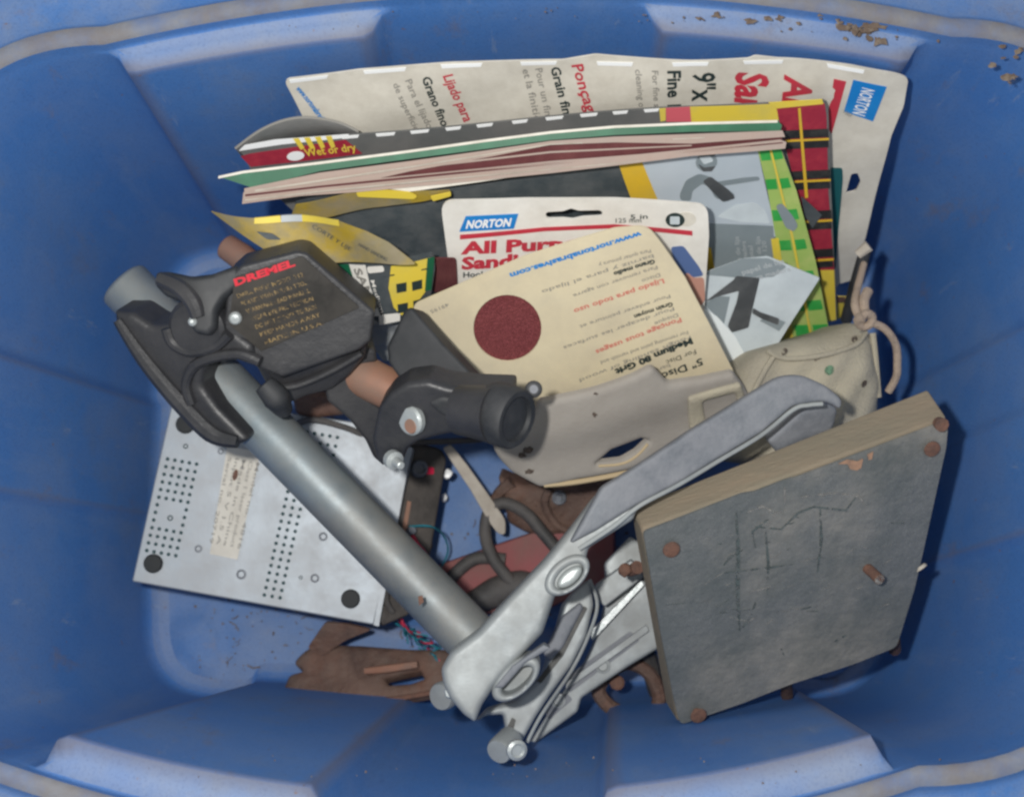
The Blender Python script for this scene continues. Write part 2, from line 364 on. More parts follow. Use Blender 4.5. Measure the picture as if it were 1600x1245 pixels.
# ---------------------------------------------------------------- the tote
ZR = .300
rimc = [((-.345, -.051), .075), ((.320, -.055), .108), ((.330, .3495), .080), ((-.322, .343), .090)]
floc = [((-.262, -.026), .055), ((.268, -.026), .055), ((.276, .306), .05), ((-.262, .306), .05)]
rbow = [.040, .012, .029, .012]; fbow = [.004, .004, .004, .004]
MS, MC = 90, 16
def outline(cs, bow, grow=0):
    P = []; n = 4
    C = [Vector(c[0]) for c in cs]; cen = sum(C, Vector((0, 0)))/4
    if grow: C = [c+Vector((math.copysign(grow, c.x-cen.x), math.copysign(grow, c.y-cen.y))) for c in C]
    R = [c[1]+grow*.6 for c in cs]
    for i in range(4):
        a, b = C[i], C[(i+1) % 4]; d = (b-a).normalized(); nrm = Vector((d.y, -d.x)); L = (b-a).length
        ra, rb = R[i], R[(i+1) % 4]
        s0, s1 = ra/L, 1-rb/L
        for k in range(MS):
            t = k/(MS-1); s = s0+(s1-s0)*t
            P.append((a+(b-a)*s+nrm*bow[i]*(1-(2*t-1)**2), nrm, i, t))
        c = b; e = C[(i+2) % 4]; d2 = (e-b).normalized(); n2 = Vector((d2.y, -d2.x)); A = b-d*rb; B = b+d2*rb
        for k in range(1, MC):
            t = k/MC; q = A*(1-t)**2+c*2*t*(1-t)+B*t*t; P.append((q, (nrm*(1-t)+n2*t).normalized(), 4+i, t))
    return P
FL = outline(floc, fbow); RM = outline(rimc, rbow); NP = len(RM)
def sstep(a, b, x):
    t = max(0, min(1, (x-a)/(b-a))); return t*t*(3-2*t)
def band(t, a, b, w=.012): return sstep(a-w, a+w, t)*(1-sstep(b-w, b+w, t))
def inset(side, t):
    if side == 0: return .0215*max(band(t, .05, .35), band(t, .655, .965))     # near wall (runs left to right)
    if side == 2: return .0155*max(band(t, .038, .350), band(t, .68, .985))     # far wall (runs right to left)
    if side == 1: return .007*band(t, .12, .48, .02)+.004*band(t, .48, .72, .02)
    if side == 3: return .007*band(t, .30, .68, .02)
    return 0
tote = thing('storage_tote', 'large blue plastic storage tote with a dusty stepped rim, holding everything', 'tote', (0, .14, 0))
levels = [0, .01, .02, .035, .06, .1, .2, .3, .4, .5, .6, .7, .8, .88, .93, .95, .962, .970, .976, .980, .984, .990, 1.0]
V = []; 
for h in levels:
    for i in range(NP):
        f, fn, sd, t = FL[i]; r, rn, _, _ = RM[i]
        p = f.lerp(r, h); n = fn.lerp(rn, h).normalized()
        e = inset(sd, t)*(1-sstep(.968, .982, h))*(.6+.4*h)
        fil = .012*(1-min(1, h/.035))**2                           # floor fillet
        p = p-n*(e+fil)
        zz = ZR*h
        if h > .964: zz = ZR*(.964+(h-.964)*1.0) - (.0012*math.sin((h-.964)/.036*math.pi))
        V.append((p.x, p.y, zz))
Fc = []
for a in range(len(levels)-1):
    for i in range(NP):
        j = (i+1) % NP; Fc.append((a*NP+i, a*NP+j, (a+1)*NP+j, (a+1)*NP+i))
wb = MB().add(V, Fc)
wall = wb.build('wall', M['blue'], tote, smooth=60, recalc=False)
# floor: heightfield with a raised middle and domed corners
fb = MB(); outl = [(V[i][0], V[i][1]) for i in range(NP)]
vs = [Vector(p) for p in outl]; nb = len(vs)
y = -.02
while y < .305:
    x = -.27
    while x < .28:
        if inside((x, y), outl) and dist((x, y), [outl[::6]]) > .004: vs.append(Vector((x, y)))
        x += .005
    y += .005
r = delaunay_2d_cdt(vs, [], [list(range(nb))], 1, 1e-7)
def fz(x, y):
    ex = abs((x-.0)/.185); ey = abs((y-.142)/.118); q = (ex**4+ey**4)**.25
    z = .0085*(1-sstep(.94, 1.03, q))
    z += .0035*(1-sstep(.62, .70, q))
    for cx, cy in ((-.232, .005), (.238, .005), (.24, .275), (-.23, .27)):
        d = math.hypot((x-cx)/.021, (y-cy)/.030); z += (.003 if cx < 0 else .010)*math.sqrt(max(0, 1-d*d)) if d < 1 else 0
    d = dist((x, y), [outl[::8]]); return z*min(1, d/.006)
fb.add([(p.x, p.y, fz(p.x, p.y)) for p in r[0]], [tuple(f) for f in r[2]])
fb.build('floor_panel', M['bluefloor'], tote, smooth=80)
# rim lip and turned-down flange
prof = [(0, ZR, 0), (.0015, ZR+.0022, 0), (.004, ZR+.003, 0), (.0075, ZR+.0028, 0), (.0105, ZR+.0012, 0)]
prof2 = [(.0105, ZR+.0012), (.013, ZR-.0035), (.016, ZR-.006), (.03, ZR-.008), (.052, ZR-.011), (.062, ZR-.014), (.066, ZR-.022), (.067, ZR-.05)]
def loft(pr):
    v = []; f = []
    for q in pr:
        for i in range(NP):
            p = RM[i][0]+RM[i][1]*q[0]; v.append((p.x, p.y, q[1]))
    for a in range(len(pr)-1):
        for i in range(NP):
            j = (i+1) % NP; f.append((a*NP+i, a*NP+j, (a+1)*NP+j, (a+1)*NP+i))
    return v, f
MB().add(*loft(prof)).build('rim', M['rimdust'], tote, smooth=70, recalc=False)
fm = tote_mat('blue_flange', -.45)
MB().add(*loft(prof2)).build('flange', fm, tote, smooth=50, recalc=False)
# outer skin
vo = []; fo_ = []
for h in (0, .5, .92):
    for i in range(NP):
        p = FL[i][0].lerp(RM[i][0], h)+RM[i][1]*.004; vo.append((p.x, p.y, ZR*h-.003*(h == 0)))
for a in range(2):
    for i in range(NP):
        j = (i+1) % NP; fo_.append((a*NP+i, a*NP+j, (a+1)*NP+j, (a+1)*NP+i))
fo_.append(tuple(reversed(range(NP))))
MB().add(vo, fo_).build('outer_wall', fm, tote, smooth=50, recalc=False)

# ================================================================ CARDS AND PACKS AT THE BACK
def wave(ax, ay, k1, amp, ph=0):
    return lambda x, y: amp*math.sin((x*ax+y*ay)*k1+ph)
def dashes(mb, pl, pts, on, gap, wd, off=.0006, start=0, dx=0, dy=1):
    # short bright perforation tabs along an edge
    L = 0; segs = []
    for i in range(len(pts)-1):
        a, b = Vector(pts[i]), Vector(pts[i+1]); segs.append((a, b, (b-a).length))
    tot = sum(s_[2] for s_ in segs)
    def P(d):
        for a, b, l in segs:
            if d <= l: return a+(b-a)*(d/l)
            d -= l
        return segs[-1][1]
    d = start
    while d+on*.5 < tot:
        e = min(tot, d+on*random.uniform(.85, 1.1)); a, m_, b = P(d), P((d+e)/2), P(e)
        mb.slab(pl, [(a.x, a.y), (m_.x, m_.y), (b.x, b.y), (b.x-2, b.y+wd), (m_.x, m_.y+wd), (a.x+2, a.y+wd)], .0005, off)
        d = e+gap*random.uniform(.85, 1.15)
# ---- 1 tall sandpaper pack against the far wall
P1 = Pl((445, 122, .280), (1418, 115, .281), (1325, 440, .095), lambda x, y: .0016*math.sin(x*.014)+.0008*math.sin(y*.05+x*.02))
c1 = thing('sandpaper_pack', 'largest cream sandpaper pack with a sideways blue logo, standing against the far wall', 'sandpaper pack', P1.w(880, 400))
out1 = rc([(443, 124, 12), (560, 108, 5), (700, 100, 4), (880, 96, 5), (930, 86, 6), (960, 88, 6), (1080, 93, 3), (1170, 94, 4), (1180, 90, 4), (1215, 96, 4), (1330, 103, 4), (1400, 112, 14), (1419, 120, 8), (1412, 165, 6), (1392, 210, 6), (1372, 290, 5), (1352, 370, 5), (1332, 440, 6), (1312, 446, 6), (1290, 470), (560, 420), (510, 250, 4), (478, 192, 4), (455, 148, 6)], 6)
hole1 = rc([(1330, 272), (1340, 270), (1345, 284), (1338, 300), (1322, 305), (1326, 288)], 3)
MB().slab(P1, out1, .0012, 0, [hole1], grid=14).build('card', M['card'], c1)
d = MB(); dashes(d, P1, [(450, 124), (560, 109), (700, 101), (900, 97), (1080, 94), (1270, 100), (1400, 113)], 66, 62, 5, start=2); d.build('clear_wrapper_edge', M['white'], c1)
b = MB(); b.slab(P1, [(1333, 124), (1385, 134), (1364, 190), (1319, 176)], .0004, .0004); b.build('blue_logo_panel', M['bluep'], c1)
MB().text(P1, 'NORTON', (1347, 134), (1332, 177), (19, 5), .0009, .02).build('logo_lettering', M['white'], c1)
b = MB(); b.slab(P1, [(1303, 124), (1322, 127), (1300, 212), (1291, 200)], .0003, .0004)
b.text(P1, 'All Purpose', (1228, 120), (1205, 330), (41, 7), .0006, .035); b.text(P1, 'Sandpaper', (1152, 114), (1142, 300), (48, 6), .0006, .035)
b.text(P1, 'Ponçage fin', (893, 103), (930, 214), (17, -3), .0006, .02); b.text(P1, 'Lijado para acabado', (692, 118), (752, 255), (15, -3), .0006, .02)
b.build('red_lettering', M['red'], c1)
b = MB(); b.text(P1, '9"x 11"', (1083, 110), (1080, 212), (34, 2), .0006, .02); b.text(P1, 'Fine 150 Grit', (1043, 106), (1044, 250), (20, 0), .0006, .03)
b.text(P1, 'Grain fin', (860, 108), (880, 178), (14, -3), .0006, .025); b.text(P1, 'Grano fino', (659, 120), (690, 200), (13, -3), .0006, .025)
b.build('black_lettering', M['blk'], c1)
b = MB()
for s_, o, e, u in (('For fine sanding', (1018, 106), (1024, 205), (10, 0)), ('cleaning of wood', (992, 105), (1002, 205), (10, 0)), ('Pour un fini fin', (836, 110), (857, 205), (11, -2)), ('et la finition', (816, 111), (838, 200), (11, -2)),
                    ('Para el lijado fino', (633, 124), (680, 230), (10, -3)), ('de superficies', (614, 129), (650, 210), (9, -3)), ('1507', (1318, 178), (1330, 186), (2, -6))):
    b.text(P1, s_, o, e, u, .0006, .004)
b.build('small_print', M['gry'], c1)
MB().text(P1, 'www.nortonabrasives.com', (462, 138), (518, 205), (7, -5), .0006, .03).build('web_address', M['bluep'], c1)
b = MB(); b.slab(P1, rc([(1298, 262), (1316, 262), (1317, 280), (1310, 360), (1306, 420), (1296, 420)], 3), .0004, .0006); b.build('teal_strip', M['teal'], c1)  # narrow dark teal strip along the plaid pack's right edge

# ---- 2 red plaid pack
P2 = Pl((370, 235, .252), (1290, 162, .271), (1300, 500, .100), lambda x, y: .0012*math.sin(x*.011+1))
c2 = thing('sandpaper_pack', 'red and black plaid sandpaper pack with a yellow bottom corner, its left end curling open', 'sandpaper pack', P2.w(900, 420))
out2 = [(372, 232), (420, 222), (560, 209), (800, 190), (1030, 170), (1200, 160), (1288, 156), (1294, 170), (1296, 250), (1300, 330), (1303, 400), (1305, 500), (1285, 505), (1000, 520), (560, 420), (395, 275), (383, 250)]
MB().slab(P2, rc(out2, 3), .0014, 0, grid=20).build('card', M['charcoal'], c2)
b = MB()
b.slab(P2, [(376, 246), (390, 242), (540, 217), (566, 238), (470, 252), (392, 262)], .0004, .0005, grid=25); b.build('red_label', M['plred'], c2)
b = MB(); dashes(b, P2, [(420, 222), (560, 209), (800, 190), (1030, 170)], 28, 27, 4, start=55); b.slab(P2, [(372, 230), (430, 219), (545, 208), (545, 213), (440, 226), (374, 237)], .0004, .0006)
b.slab(P2, rc(ell(462, 243, 14, 7, -8, 14), 2), .0003, .001); b.build('white_edge', M['white'], c2)
b = MB()
for k in range(4): b.slab(P2, [(458+k*17, 216-k*1.6), (467+k*17, 215-k*1.6), (476+k*16, 230-k), (470+k*16, 233-k)], .0003, .001)
b.text(P2, 'Wet or dry', (478, 243), (558, 232), (-4, -11), .001, .02)
b.slab(P2, [(1030, 170), (1040, 169), (1040, 188), (1032, 190)], .0004, .0006); b.slab(P2, [(1078, 166), (1212, 160), (1216, 185), (1080, 190)], .0004, .0006, grid=25)
b.slab(P2, [(1200, 157), (1284, 153), (1286, 160), (1214, 166)], .0006, .001)
b.slab(P2, [(1281, 420), (1303, 420), (1306, 498), (1289, 500)], .0004, .0007)
b.build('yellow_print', M['yel'], c2)
MB().slab(P2, [(1040, 169), (1078, 166), (1080, 189), (1041, 190)], .0004, .0006).build('pink_print', M['pink'], c2)
b = MB(); b.slab(P2, [(1212, 166), (1288, 160), (1291, 180), (1294, 300), (1303, 420), (1260, 420), (1245, 300)], .0004, .0006, grid=20); b.build('plaid_ground', M['plred'], c2)
b = MB()
for y_ in (201, 265, 328, 388):
    xl = 1214+(y_-166)*.17; 
    for k in (0, 1): b.slab(P2, [(xl+2, y_+k*16), (1293+(y_-200)*.04, y_-2+k*16), (1294+(y_-200)*.04, y_+11+k*16), (xl+4, y_+13+k*16)], .0002, .0010)
for x_ in (1245, 1272): pass
b.build('plaid_dark_bands', M['plblk'], c2)
b = MB(); b.slab(P2, [(1246, 166), (1250, 165), (1262, 305), (1257, 306)], .0002, .0013)
for y_ in (215, 279, 342, 403): b.slab(P2, [(1218+(y_-166)*.17, y_), (1294+(y_-200)*.04, y_-2), (1294+(y_-200)*.04, y_+1), (1218+(y_-166)*.17, y_+3)], .0002, .0013)
b.build('plaid_yellow_lines', M['yelg'], c2)
# curled inner sheet at the left end
cs = MB(); top = [(368, 232, .254), (405, 205, .262), (445, 188, .266), (485, 184, .266), (530, 192, .262), (560, 206, .258)]; bot = [(368, 234, .254), (420, 224, .248), (470, 218, .246), (500, 214, .246), (540, 211, .248), (560, 209, .256)]
vt = [at(*p) for p in top]; vb = [at(*p)+Vector((0, .004, -.03)) for p in bot]
cs.add(vt+vb, [(i, i+1, i+7, i+6) for i in range(5)])
cso = cs.build('curled_inner_sheet', M['charcoal'], c2, smooth=80); so = cso.modifiers.new('s', 'SOLIDIFY'); so.thickness = .001
rimt = MB().tube(vt, .0009, 6); rimt.build('curled_sheet_edge', M['white'] if 0 else M['gry'], c2)

# ---- 4 slate / masked man pack
P4 = Pl((500, 310, .246), (1200, 236, .256), (1290, 520, .120), lambda x, y: .0018*math.sin(x*.009+.5)+.0006*math.sin(y*.06+x*.01))
c4 = thing('sandpaper_pack', 'slate grey pack with masked worker photo, yellow stripe and green plaid right edge', 'sandpaper pack', P4.w(900, 500))
out4 = [(460, 322), (560, 300), (700, 296), (860, 272), (965, 256), (1080, 243), (1185, 234), (1222, 232), (1245, 300), (1275, 410), (1296, 515), (1240, 532), (1196, 548), (1150, 560), (800, 560), (640, 520), (520, 440)]
MB().slab(P4, rc(out4, 4), .0022, 0, grid=20).build('pouch', M['slate'], c4)
b = MB(); b.slab(P4, [(967, 257), (1003, 252), (1030, 318), (990, 322)], .0003, .0005, grid=20); b.slab(P4, [(1100, 380), (1110, 382), (1120, 440), (1108, 442)], .0003, .0005); b.build('yellow_stripe', M['yelg'], c4)
MB().slab(P4, [(1003, 252), (1184, 236), (1205, 330), (1212, 372), (1108, 376), (1060, 320), (1030, 318)], .0003, .0005, grid=20).build('photo_print', M['photo1'], c4)
MB().slab(P4, [(1104, 350), (1208, 354), (1216, 440), (1150, 440), (1106, 430)], .0003, .0007, grid=20).build('caption_panel', M['photo2'], c4)
b = MB()
b.slab(P4, rc([(1062, 306), (1072, 282), (1092, 272), (1106, 276), (1128, 290), (1150, 308), (1138, 318), (1118, 312), (1110, 296), (1098, 288), (1082, 300), (1080, 316), (1064, 315)], 5), .0002, .0009)
b.slab(P4, rc([(1120, 286), (1160, 280), (1186, 278), (1188, 284), (1150, 290), (1128, 293)], 3), .0002, .0009)
b.slab(P4, rc(ell(1104, 254, 17, 14, -10, 16), 2), .0002, .0009)
b.build('worker_figure_print', M['photo2'], c4)
b = MB(); b.slab(P4, rc([(1098, 284), (1110, 276), (1140, 300), (1150, 312), (1130, 318), (1112, 300)], 4), .0002, .0012); b.slab(P4, rc([(1091, 256), (1100, 262), (1118, 260), (1112, 268), (1098, 268)], 2), .0002, .0012)
b.slab(P4, rc([(1088, 236), (1106, 240), (1122, 237), (1116, 244), (1092, 244)], 3), .0002, .0012); b.build('figure_shadow_print', M['photo3'], c4)
b = MB(); b.slab(P4, rc([(1092, 246), (1110, 244), (1115, 252), (1100, 257)], 3), .0002, .0012); b.slab(P4, rc([(1150, 322), (1180, 318), (1196, 328), (1204, 350), (1160, 348), (1120, 340)], 5), .0002, .0010); b.build('highlight_print', M['photo4'], c4)
b = MB()
for k, (s_, x_) in enumerate((('Hoja de lija', 1152), ('Para madera', 1163), ('y metal', 1174), ('Papel de lija', 1185), ('grano 120', 1195))):
    b.text(P4, s_, (x_+8, 430), (x_+2, 370+(k % 3)*8), (-7, 0), .0010, .01)
b.build('small_print', M['lgry'], c4)
# green plaid strip
b = MB(); b.slab(P4, [(1184, 236), (1220, 233), (1245, 300), (1275, 410), (1295, 514), (1240, 531), (1228, 470), (1216, 410), (1212, 372), (1200, 300)], .0003, .0005, grid=18); b.build('plaid_ground', M['lime'], c4)
b = MB()
for y_ in (234, 281, 328, 376, 424, 470, 508):
    t = (y_-234)/280; xl = 1187+t*56; xr = 1221+t*74; hh = 17
    b.slab(P4, [(xl, y_+2), (xl+(xr-xl)*.5-2, y_+1), (xl+(xr-xl)*.5+1, y_+hh), (xl+3, y_+hh+1)], .0002, .0009)
    b.slab(P4, [(xl+(xr-xl)*.5+2, y_+1), (xr-1, y_-1), (xr+3, y_+hh-3), (xl+(xr-xl)*.5+5, y_+hh)], .0002, .0009)
b.build('plaid_green_squares', M['green'], c4)
b = MB(); b.slab(P4, [(1203, 235), (1206, 235), (1240, 370), (1268, 520), (1265, 522), (1236, 370)], .0002, .0012)
b.slab(P4, [(1205, 375), (1217, 374), (1240, 531), (1196, 548), (1190, 540), (1222, 500)], .0003, .0008)
b.build('plaid_yellow_lines', M['yel'], c4)
MB().slab(P4, rc([(1212, 322), (1222, 318), (1238, 336), (1247, 352), (1240, 362), (1228, 356)], 5), .0002, .0014).build('torn_patch', M['photo2'], c4)
# triangular dark tear between plaids
MB().slab(P2, [(1250, 300), (1262, 310), (1283, 330), (1268, 350), (1256, 330)], .0004, .003).build('torn_corner', M['slate'], c2)
# yellow inner flap at the left of the slate pack
P4f = Pl((455, 325, .250), (705, 292, .258), (470, 352, .236), lambda x, y: .002*math.sin(x*.03))
MB().slab(P4f, rc([(462, 312), (560, 298), (640, 292), (704, 290), (700, 298), (660, 308), (600, 322), (520, 334), (452, 340)], 3), .0004, .002, grid=12).build('yellow_flap', M['yeld'], c4)
b = MB(); b.slab(P4f, rc([(556, 297), (600, 293), (640, 292), (652, 297), (646, 302), (560, 304)], 3), .0009, .004); b.slab(P4f, rc([(672, 296), (704, 290), (704, 296), (676, 303)], 2), .0008, .004); b.build('bright_flap_edge', M['yel'], c4)

# ---- 3 folded sheets with a green edge lying over packs 2 and 4
P3 = Pl((345, 275, .264), (1225, 200, .284), (385, 318, .258), lambda x, y: .0022*math.sin(x*.008))
c3 = thing('sandpaper_sheets', 'long folded sandpaper sheets with a green card edge, between the two plaid packs', 'sandpaper sheets', P3.w(800, 250))
A_ = [(342, 276), (380, 268), (500, 254), (640, 236), (760, 219), (860, 206), (960, 197), (1080, 192), (1215, 189)]
def off_(pts, dy): return [(x, y+dy) for x, y in pts]
b = MB(); b.slab(P3, A_+[(1222, 196), (1220, 205)]+list(reversed(off_([(395, 288), (500, 262), (640, 243), (760, 227), (860, 213), (960, 205), (1080, 200)], 6))), .0006, 0, grid=12); b.build('green_card_edge', M['dgreen'], c3)
b = MB()
for a in range(len(A_)-1):
    p, q = A_[a], A_[a+1]; b.slab(P3, [(p[0], p[1]-1), (q[0], q[1]-1), (q[0], q[1]+3), (p[0], p[1]+3)], .0005, .0006)
b.build('pale_fold_edge', M['card'], c3)
P3b = Pl((345, 275, .2635), (1225, 200, .2835), (385, 318, .2575), lambda x, y: .0022*math.sin(x*.008))
b = MB(); b.slab(P3b, [(383, 294), (500, 270), (640, 252), (760, 235), (860, 220), (960, 213), (1080, 209), (1222, 204), (1226, 214), (1080, 224), (960, 222), (860, 226), (760, 246), (640, 268), (500, 300), (384, 316)], .001, .0024, grid=12); b.build('upper_sheet', M['tan'], c3)
b = MB(); b.slab(P3b, [(560, 284), (700, 252), (860, 224), (1000, 216), (1222, 214), (1222, 230), (1000, 246), (860, 262), (640, 292)], .0006, .0006, grid=14); b.build('maroon_sheet', M['maroon'], c3)
b = MB(); b.slab(P3b, [(382, 300), (500, 288), (640, 274), (760, 262), (860, 251), (1000, 240), (1100, 230), (1218, 218), (1228, 222), (1226, 232), (1180, 236), (1080, 243), (960, 258), (860, 270), (700, 287), (560, 300), (470, 306), (380, 318)], .001, .0030, grid=12); b.build('lower_sheet', M['tan'], c3)
b = MB(); b.slab(P3b, [(640, 262), (860, 236), (1080, 226), (1080, 228), (860, 239), (640, 265)], .0006, .0014); b.build('sheet_line', M['tan'], c3)
b = MB(); b.slab(P3b, [(385, 303), (500, 290), (640, 276), (860, 254), (1100, 233), (1222, 222), (1222, 223.5), (1100, 235), (860, 256.5), (640, 279), (500, 293), (385, 306)], .0003, .0036); b.build('sheet_gap', M['maroon'], c3)
b = MB(); b.slab(P3b, [(385, 311), (500, 298), (640, 284), (860, 263), (1000, 250), (1000, 251.5), (860, 264.5), (640, 286), (500, 300.5), (385, 313)], .0003, .0036); b.slab(P3b, [(400, 296), (640, 260), (860, 224), (1100, 214), (1100, 215.5), (860, 226), (640, 262.5), (400, 299)], .0003, .0030); b.build('sheet_gap', M['stick'], c3)
b = MB(); b.slab(P3b, rc([(590, 294), (760, 270), (900, 256), (960, 256), (860, 268), (740, 286), (640, 300)], 4), .0006, .0005); b.build('back_flap', M['card'], c3)

# ---- 5 yellow curled film at front left
def b5(x, y): return .006*math.sin((x-330)/330*math.pi)+.004*math.sin((x-y)*.035)
P5 = Pl((330, 330, .268), (650, 345, .272), (500, 415, .250), b5)
c5 = thing('yellow_pouch', 'crumpled dusty yellow film pouch curling to a point above the black tool holder', 'packaging', P5.w(500, 390))
MB().slab(P5, rc([(328, 330, 4), (370, 332), (400, 334), (530, 336), (575, 352), (610, 372), (640, 398), (652, 409), (600, 406), (560, 408), (520, 408), (470, 396), (420, 382), (380, 360)], 6), .0005, 0, grid=10).build('film', M['yeld'], c5)
b = MB(); b.slab(P5, [(402, 333), (440, 333), (442, 342), (402, 341)], .001, .0012, grid=10); b.slab(P5, [(473, 333), (533, 335), (534, 345), (474, 343)], .001, .0012, grid=10); b.build('bright_edge', M['yel'], c5)
MB().slab(P5, [(441, 333), (473, 333), (474, 343), (442, 342)], .001, .0012, grid=10).build('clear_edge', M['lgry'], c5)
b = MB(); b.text(P5, 'CORTE Y LIJE', (488, 352), (548, 388), (4, -6), .0012, .0); b.text(P5, 'HAND SANDING', (562, 376), (606, 400), (3, -5), .0012, .0); b.slab(P5, rc([(405, 352), (430, 356), (444, 366), (422, 364)], 4), .0003, .0012); b.build('faint_lettering', M['slate'], c5)

# ---- 6 sanding sponge pack
P6 = Pl((520, 415, .236), (675, 405, .240), (600, 495, .205), lambda x, y: .006*math.cos((x-600)*.022))
c6 = thing('sanding_sponge_pack', 'small curved pack with green, white, black and yellow bands under the yellow film', 'sandpaper pack', P6.w(600, 490))
MB().slab(P6, rc([(520, 412), (600, 402), (676, 400), (680, 420), (672, 470), (650, 492), (600, 498), (575, 485), (545, 455)], 5), .004, 0, grid=10).build('wrapper', M['slate'], c6)
MB().slab(P6, [(526, 413), (546, 409), (556, 440), (574, 470), (586, 484), (566, 480), (544, 450)], .0002, .0005, grid=8).build('green_edge_print', M['dgreen'], c6)
b = MB(); b.slab(P6, [(546, 409), (572, 406), (580, 440), (596, 484), (586, 484), (566, 456), (555, 436)], .0002, .0005, grid=8); b.slab(P6, rc([(574, 408), (600, 405), (602, 414), (576, 418)], 4), .0002, .0006); b.slab(P6, [(593, 482), (626, 480), (626, 492), (594, 497)], .0003, .0008)
b.text(P6, 'Medium', (580, 428), (596, 478), (6, -1), .001, .005); b.build('white_print', M['cardw'], c6)
MB().text(P6, 'SAND', (553, 414), (583, 474), (11, -4), .001, .03).build('black_lettering', M['gry'], c6)
b = MB(); b.slab(P6, [(612, 406), (672, 402), (668, 450), (645, 476), (628, 484), (616, 470), (608, 440)], .0002, .0006, grid=8); b.build('yellow_print', M['yel'], c6)
b = MB()
for x_, y_ in ((620, 434), (644, 434), (622, 466), (646, 464)): b.slab(P6, [(x_, y_), (x_+16, y_-1), (x_+16, y_+13), (x_+1, y_+14)], .0002, .001)
b.slab(P6, [(610, 419), (670, 417), (670, 419), (610, 421)], .0002, .001); b.build('black_squares_print', M['blk'], c6)
b = MB(); b.slab(P6, [(668, 402), (679, 402), (674, 452), (664, 452)], .0003, .0009); b.build('green_side_print', M['dgreen'], c6)
P6b = Pl((670, 400, .232), (720, 400, .232), (690, 470, .195))
tag(MB().slab(P6b, rc([(672, 404), (712, 404), (716, 462), (676, 456)], 5), .001).build('sandpaper_scrap', M['maroon']), 'small dark maroon sandpaper scrap showing between the yellow banded pack and the white pack', 'sandpaper')
P6c = Pl((570, 490, .20), (640, 480, .20), (600, 570, .15), lambda x, y: .004*math.sin(x*.05)+.002*math.sin(y*.2))
tag(MB().slab(P6c, rc([(572, 486), (640, 484), (640, 560), (600, 570), (572, 545)], 5), .0006, grid=8).build('plastic_wrapper', M['film']), 'crumpled grey clear plastic wrapper hanging beneath the banded sponge pack', 'packaging')

# ---- 7 white card with logo
P7 = Pl((690, 315, .258), (1108, 322, .262), (1090, 560, .155), lambda x, y: .0015*math.sin(x*.01+.6))
c7 = thing('sanding_disc_pack', 'white sanding disc card with slanted blue logo, hang slot and red bar', 'sandpaper pack', P7.w(900, 560))
sl = rc([(852, 331, 6), (880, 330), (892, 326), (905, 330), (940, 330, 7), (942, 339, 7), (910, 340), (895, 343), (880, 341), (854, 341, 6)], 3)
MB().slab(P7, rc([(688, 311, 22), (820, 309), (960, 312), (1106, 322, 18), (1108, 370, 4), (1102, 460, 4), (1096, 600), (760, 600), (708, 460)], 6), .0012, 0, [sl], grid=16).build('card', M['cardw'], c7)
b = MB(); b.slab(P7, [(728, 335), (810, 332), (803, 355), (718, 359)], .0003, .0005); b.build('blue_logo_panel', M['bluep'], c7)
MB().text(P7, 'NORTON', (728, 353), (797, 350), (3, -12), .0009, .04).build('logo_lettering', M['white'], c7)
b = MB(); b.slab(P7, [(719, 364), (850, 354), (960, 352), (1082, 363), (1082, 370), (960, 358), (850, 360), (719, 371)], .0003, .0005, grid=20)
b.text(P7, 'All Purpose', (720, 393), (950, 385), (1, -18), .0007, .045); b.text(P7, 'Sanding', (721, 417), (850, 410), (1, -18), .0007, .045); b.build('red_lettering', M['red'], c7)
b = MB(); b.text(P7, '5 in', (985, 344), (1012, 343), (0, -7), .0007, .01); b.text(P7, '125 mm', (962, 349), (1002, 349), (0, -7), .0007, .0); b.text(P7, 'Hook', (724, 430), (760, 428), (0, -8), .0007, .02)
b.slab(P7, ell(1055, 346, 15, 11), .0003, .0005); b.build('black_print', M['blk'], c7)
MB().slab(P7, rc([(1047, 340), (1062, 340), (1062, 352), (1047, 352)], 2), .0003, .0009).text(P7, 'S', (1050, 350), (1059, 350), (0, -8), .0014).build('badge_square', M['photo4'], c7)
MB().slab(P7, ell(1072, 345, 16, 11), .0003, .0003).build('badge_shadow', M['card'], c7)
MB().slab(P7, rc([(1048, 388), (1068, 386), (1092, 418), (1100, 432), (1076, 436), (1058, 430)], 5), .0003, .0006).build('sanding_block_print', M['handb'], c7)
b = MB(); b.slab(P7, rc([(1066, 436), (1074, 426), (1084, 436), (1100, 434), (1102, 470), (1092, 482), (1076, 456)], 6), .0003, .0009); b.build('hand_print', M['skin'], c7)

# ---- 9 folded leaflet with photo
P9 = Pl((1170, 400, .205), (1278, 432, .190), (1140, 598, .135), lambda x, y: .002*math.sin((x+y)*.012))
c9 = thing('folded_leaflet', 'folded glossy leaflet with a grey photo of an arm, lying across the green plaid strip', 'leaflet', P9.w(1180, 560))
MB().slab(P9, rc([(1100, 428, 2), (1160, 405, 4), (1200, 400, 4), (1280, 432, 3), (1236, 500, 2), (1196, 566, 4), (1136, 597, 5), (1112, 540, 2), (1092, 480, 2)], 4), .0008, 0, grid=12).build('sheet', M['photo4'], c9)
b = MB(); b.slab(P9, rc([(1100, 428), (1160, 404), (1200, 402), (1228, 414), (1208, 430), (1170, 434), (1102, 430)], 3), .0003, .0005, grid=12); b.slab(P9, rc([(1100, 474), (1120, 462), (1140, 462), (1130, 505), (1104, 478)], 2), .0003, .0006); b.slab(P9, [(1200, 490), (1226, 500), (1216, 514), (1186, 498)], .0003, .0006); b.build('mid_grey_print', M['photo2'], c9)
b = MB(); b.slab(P9, rc([(1102, 470), (1146, 436), (1150, 430), (1186, 432), (1174, 480), (1168, 508), (1142, 516), (1136, 506), (1150, 470), (1154, 452), (1120, 462)], 3), .0003, .0010)
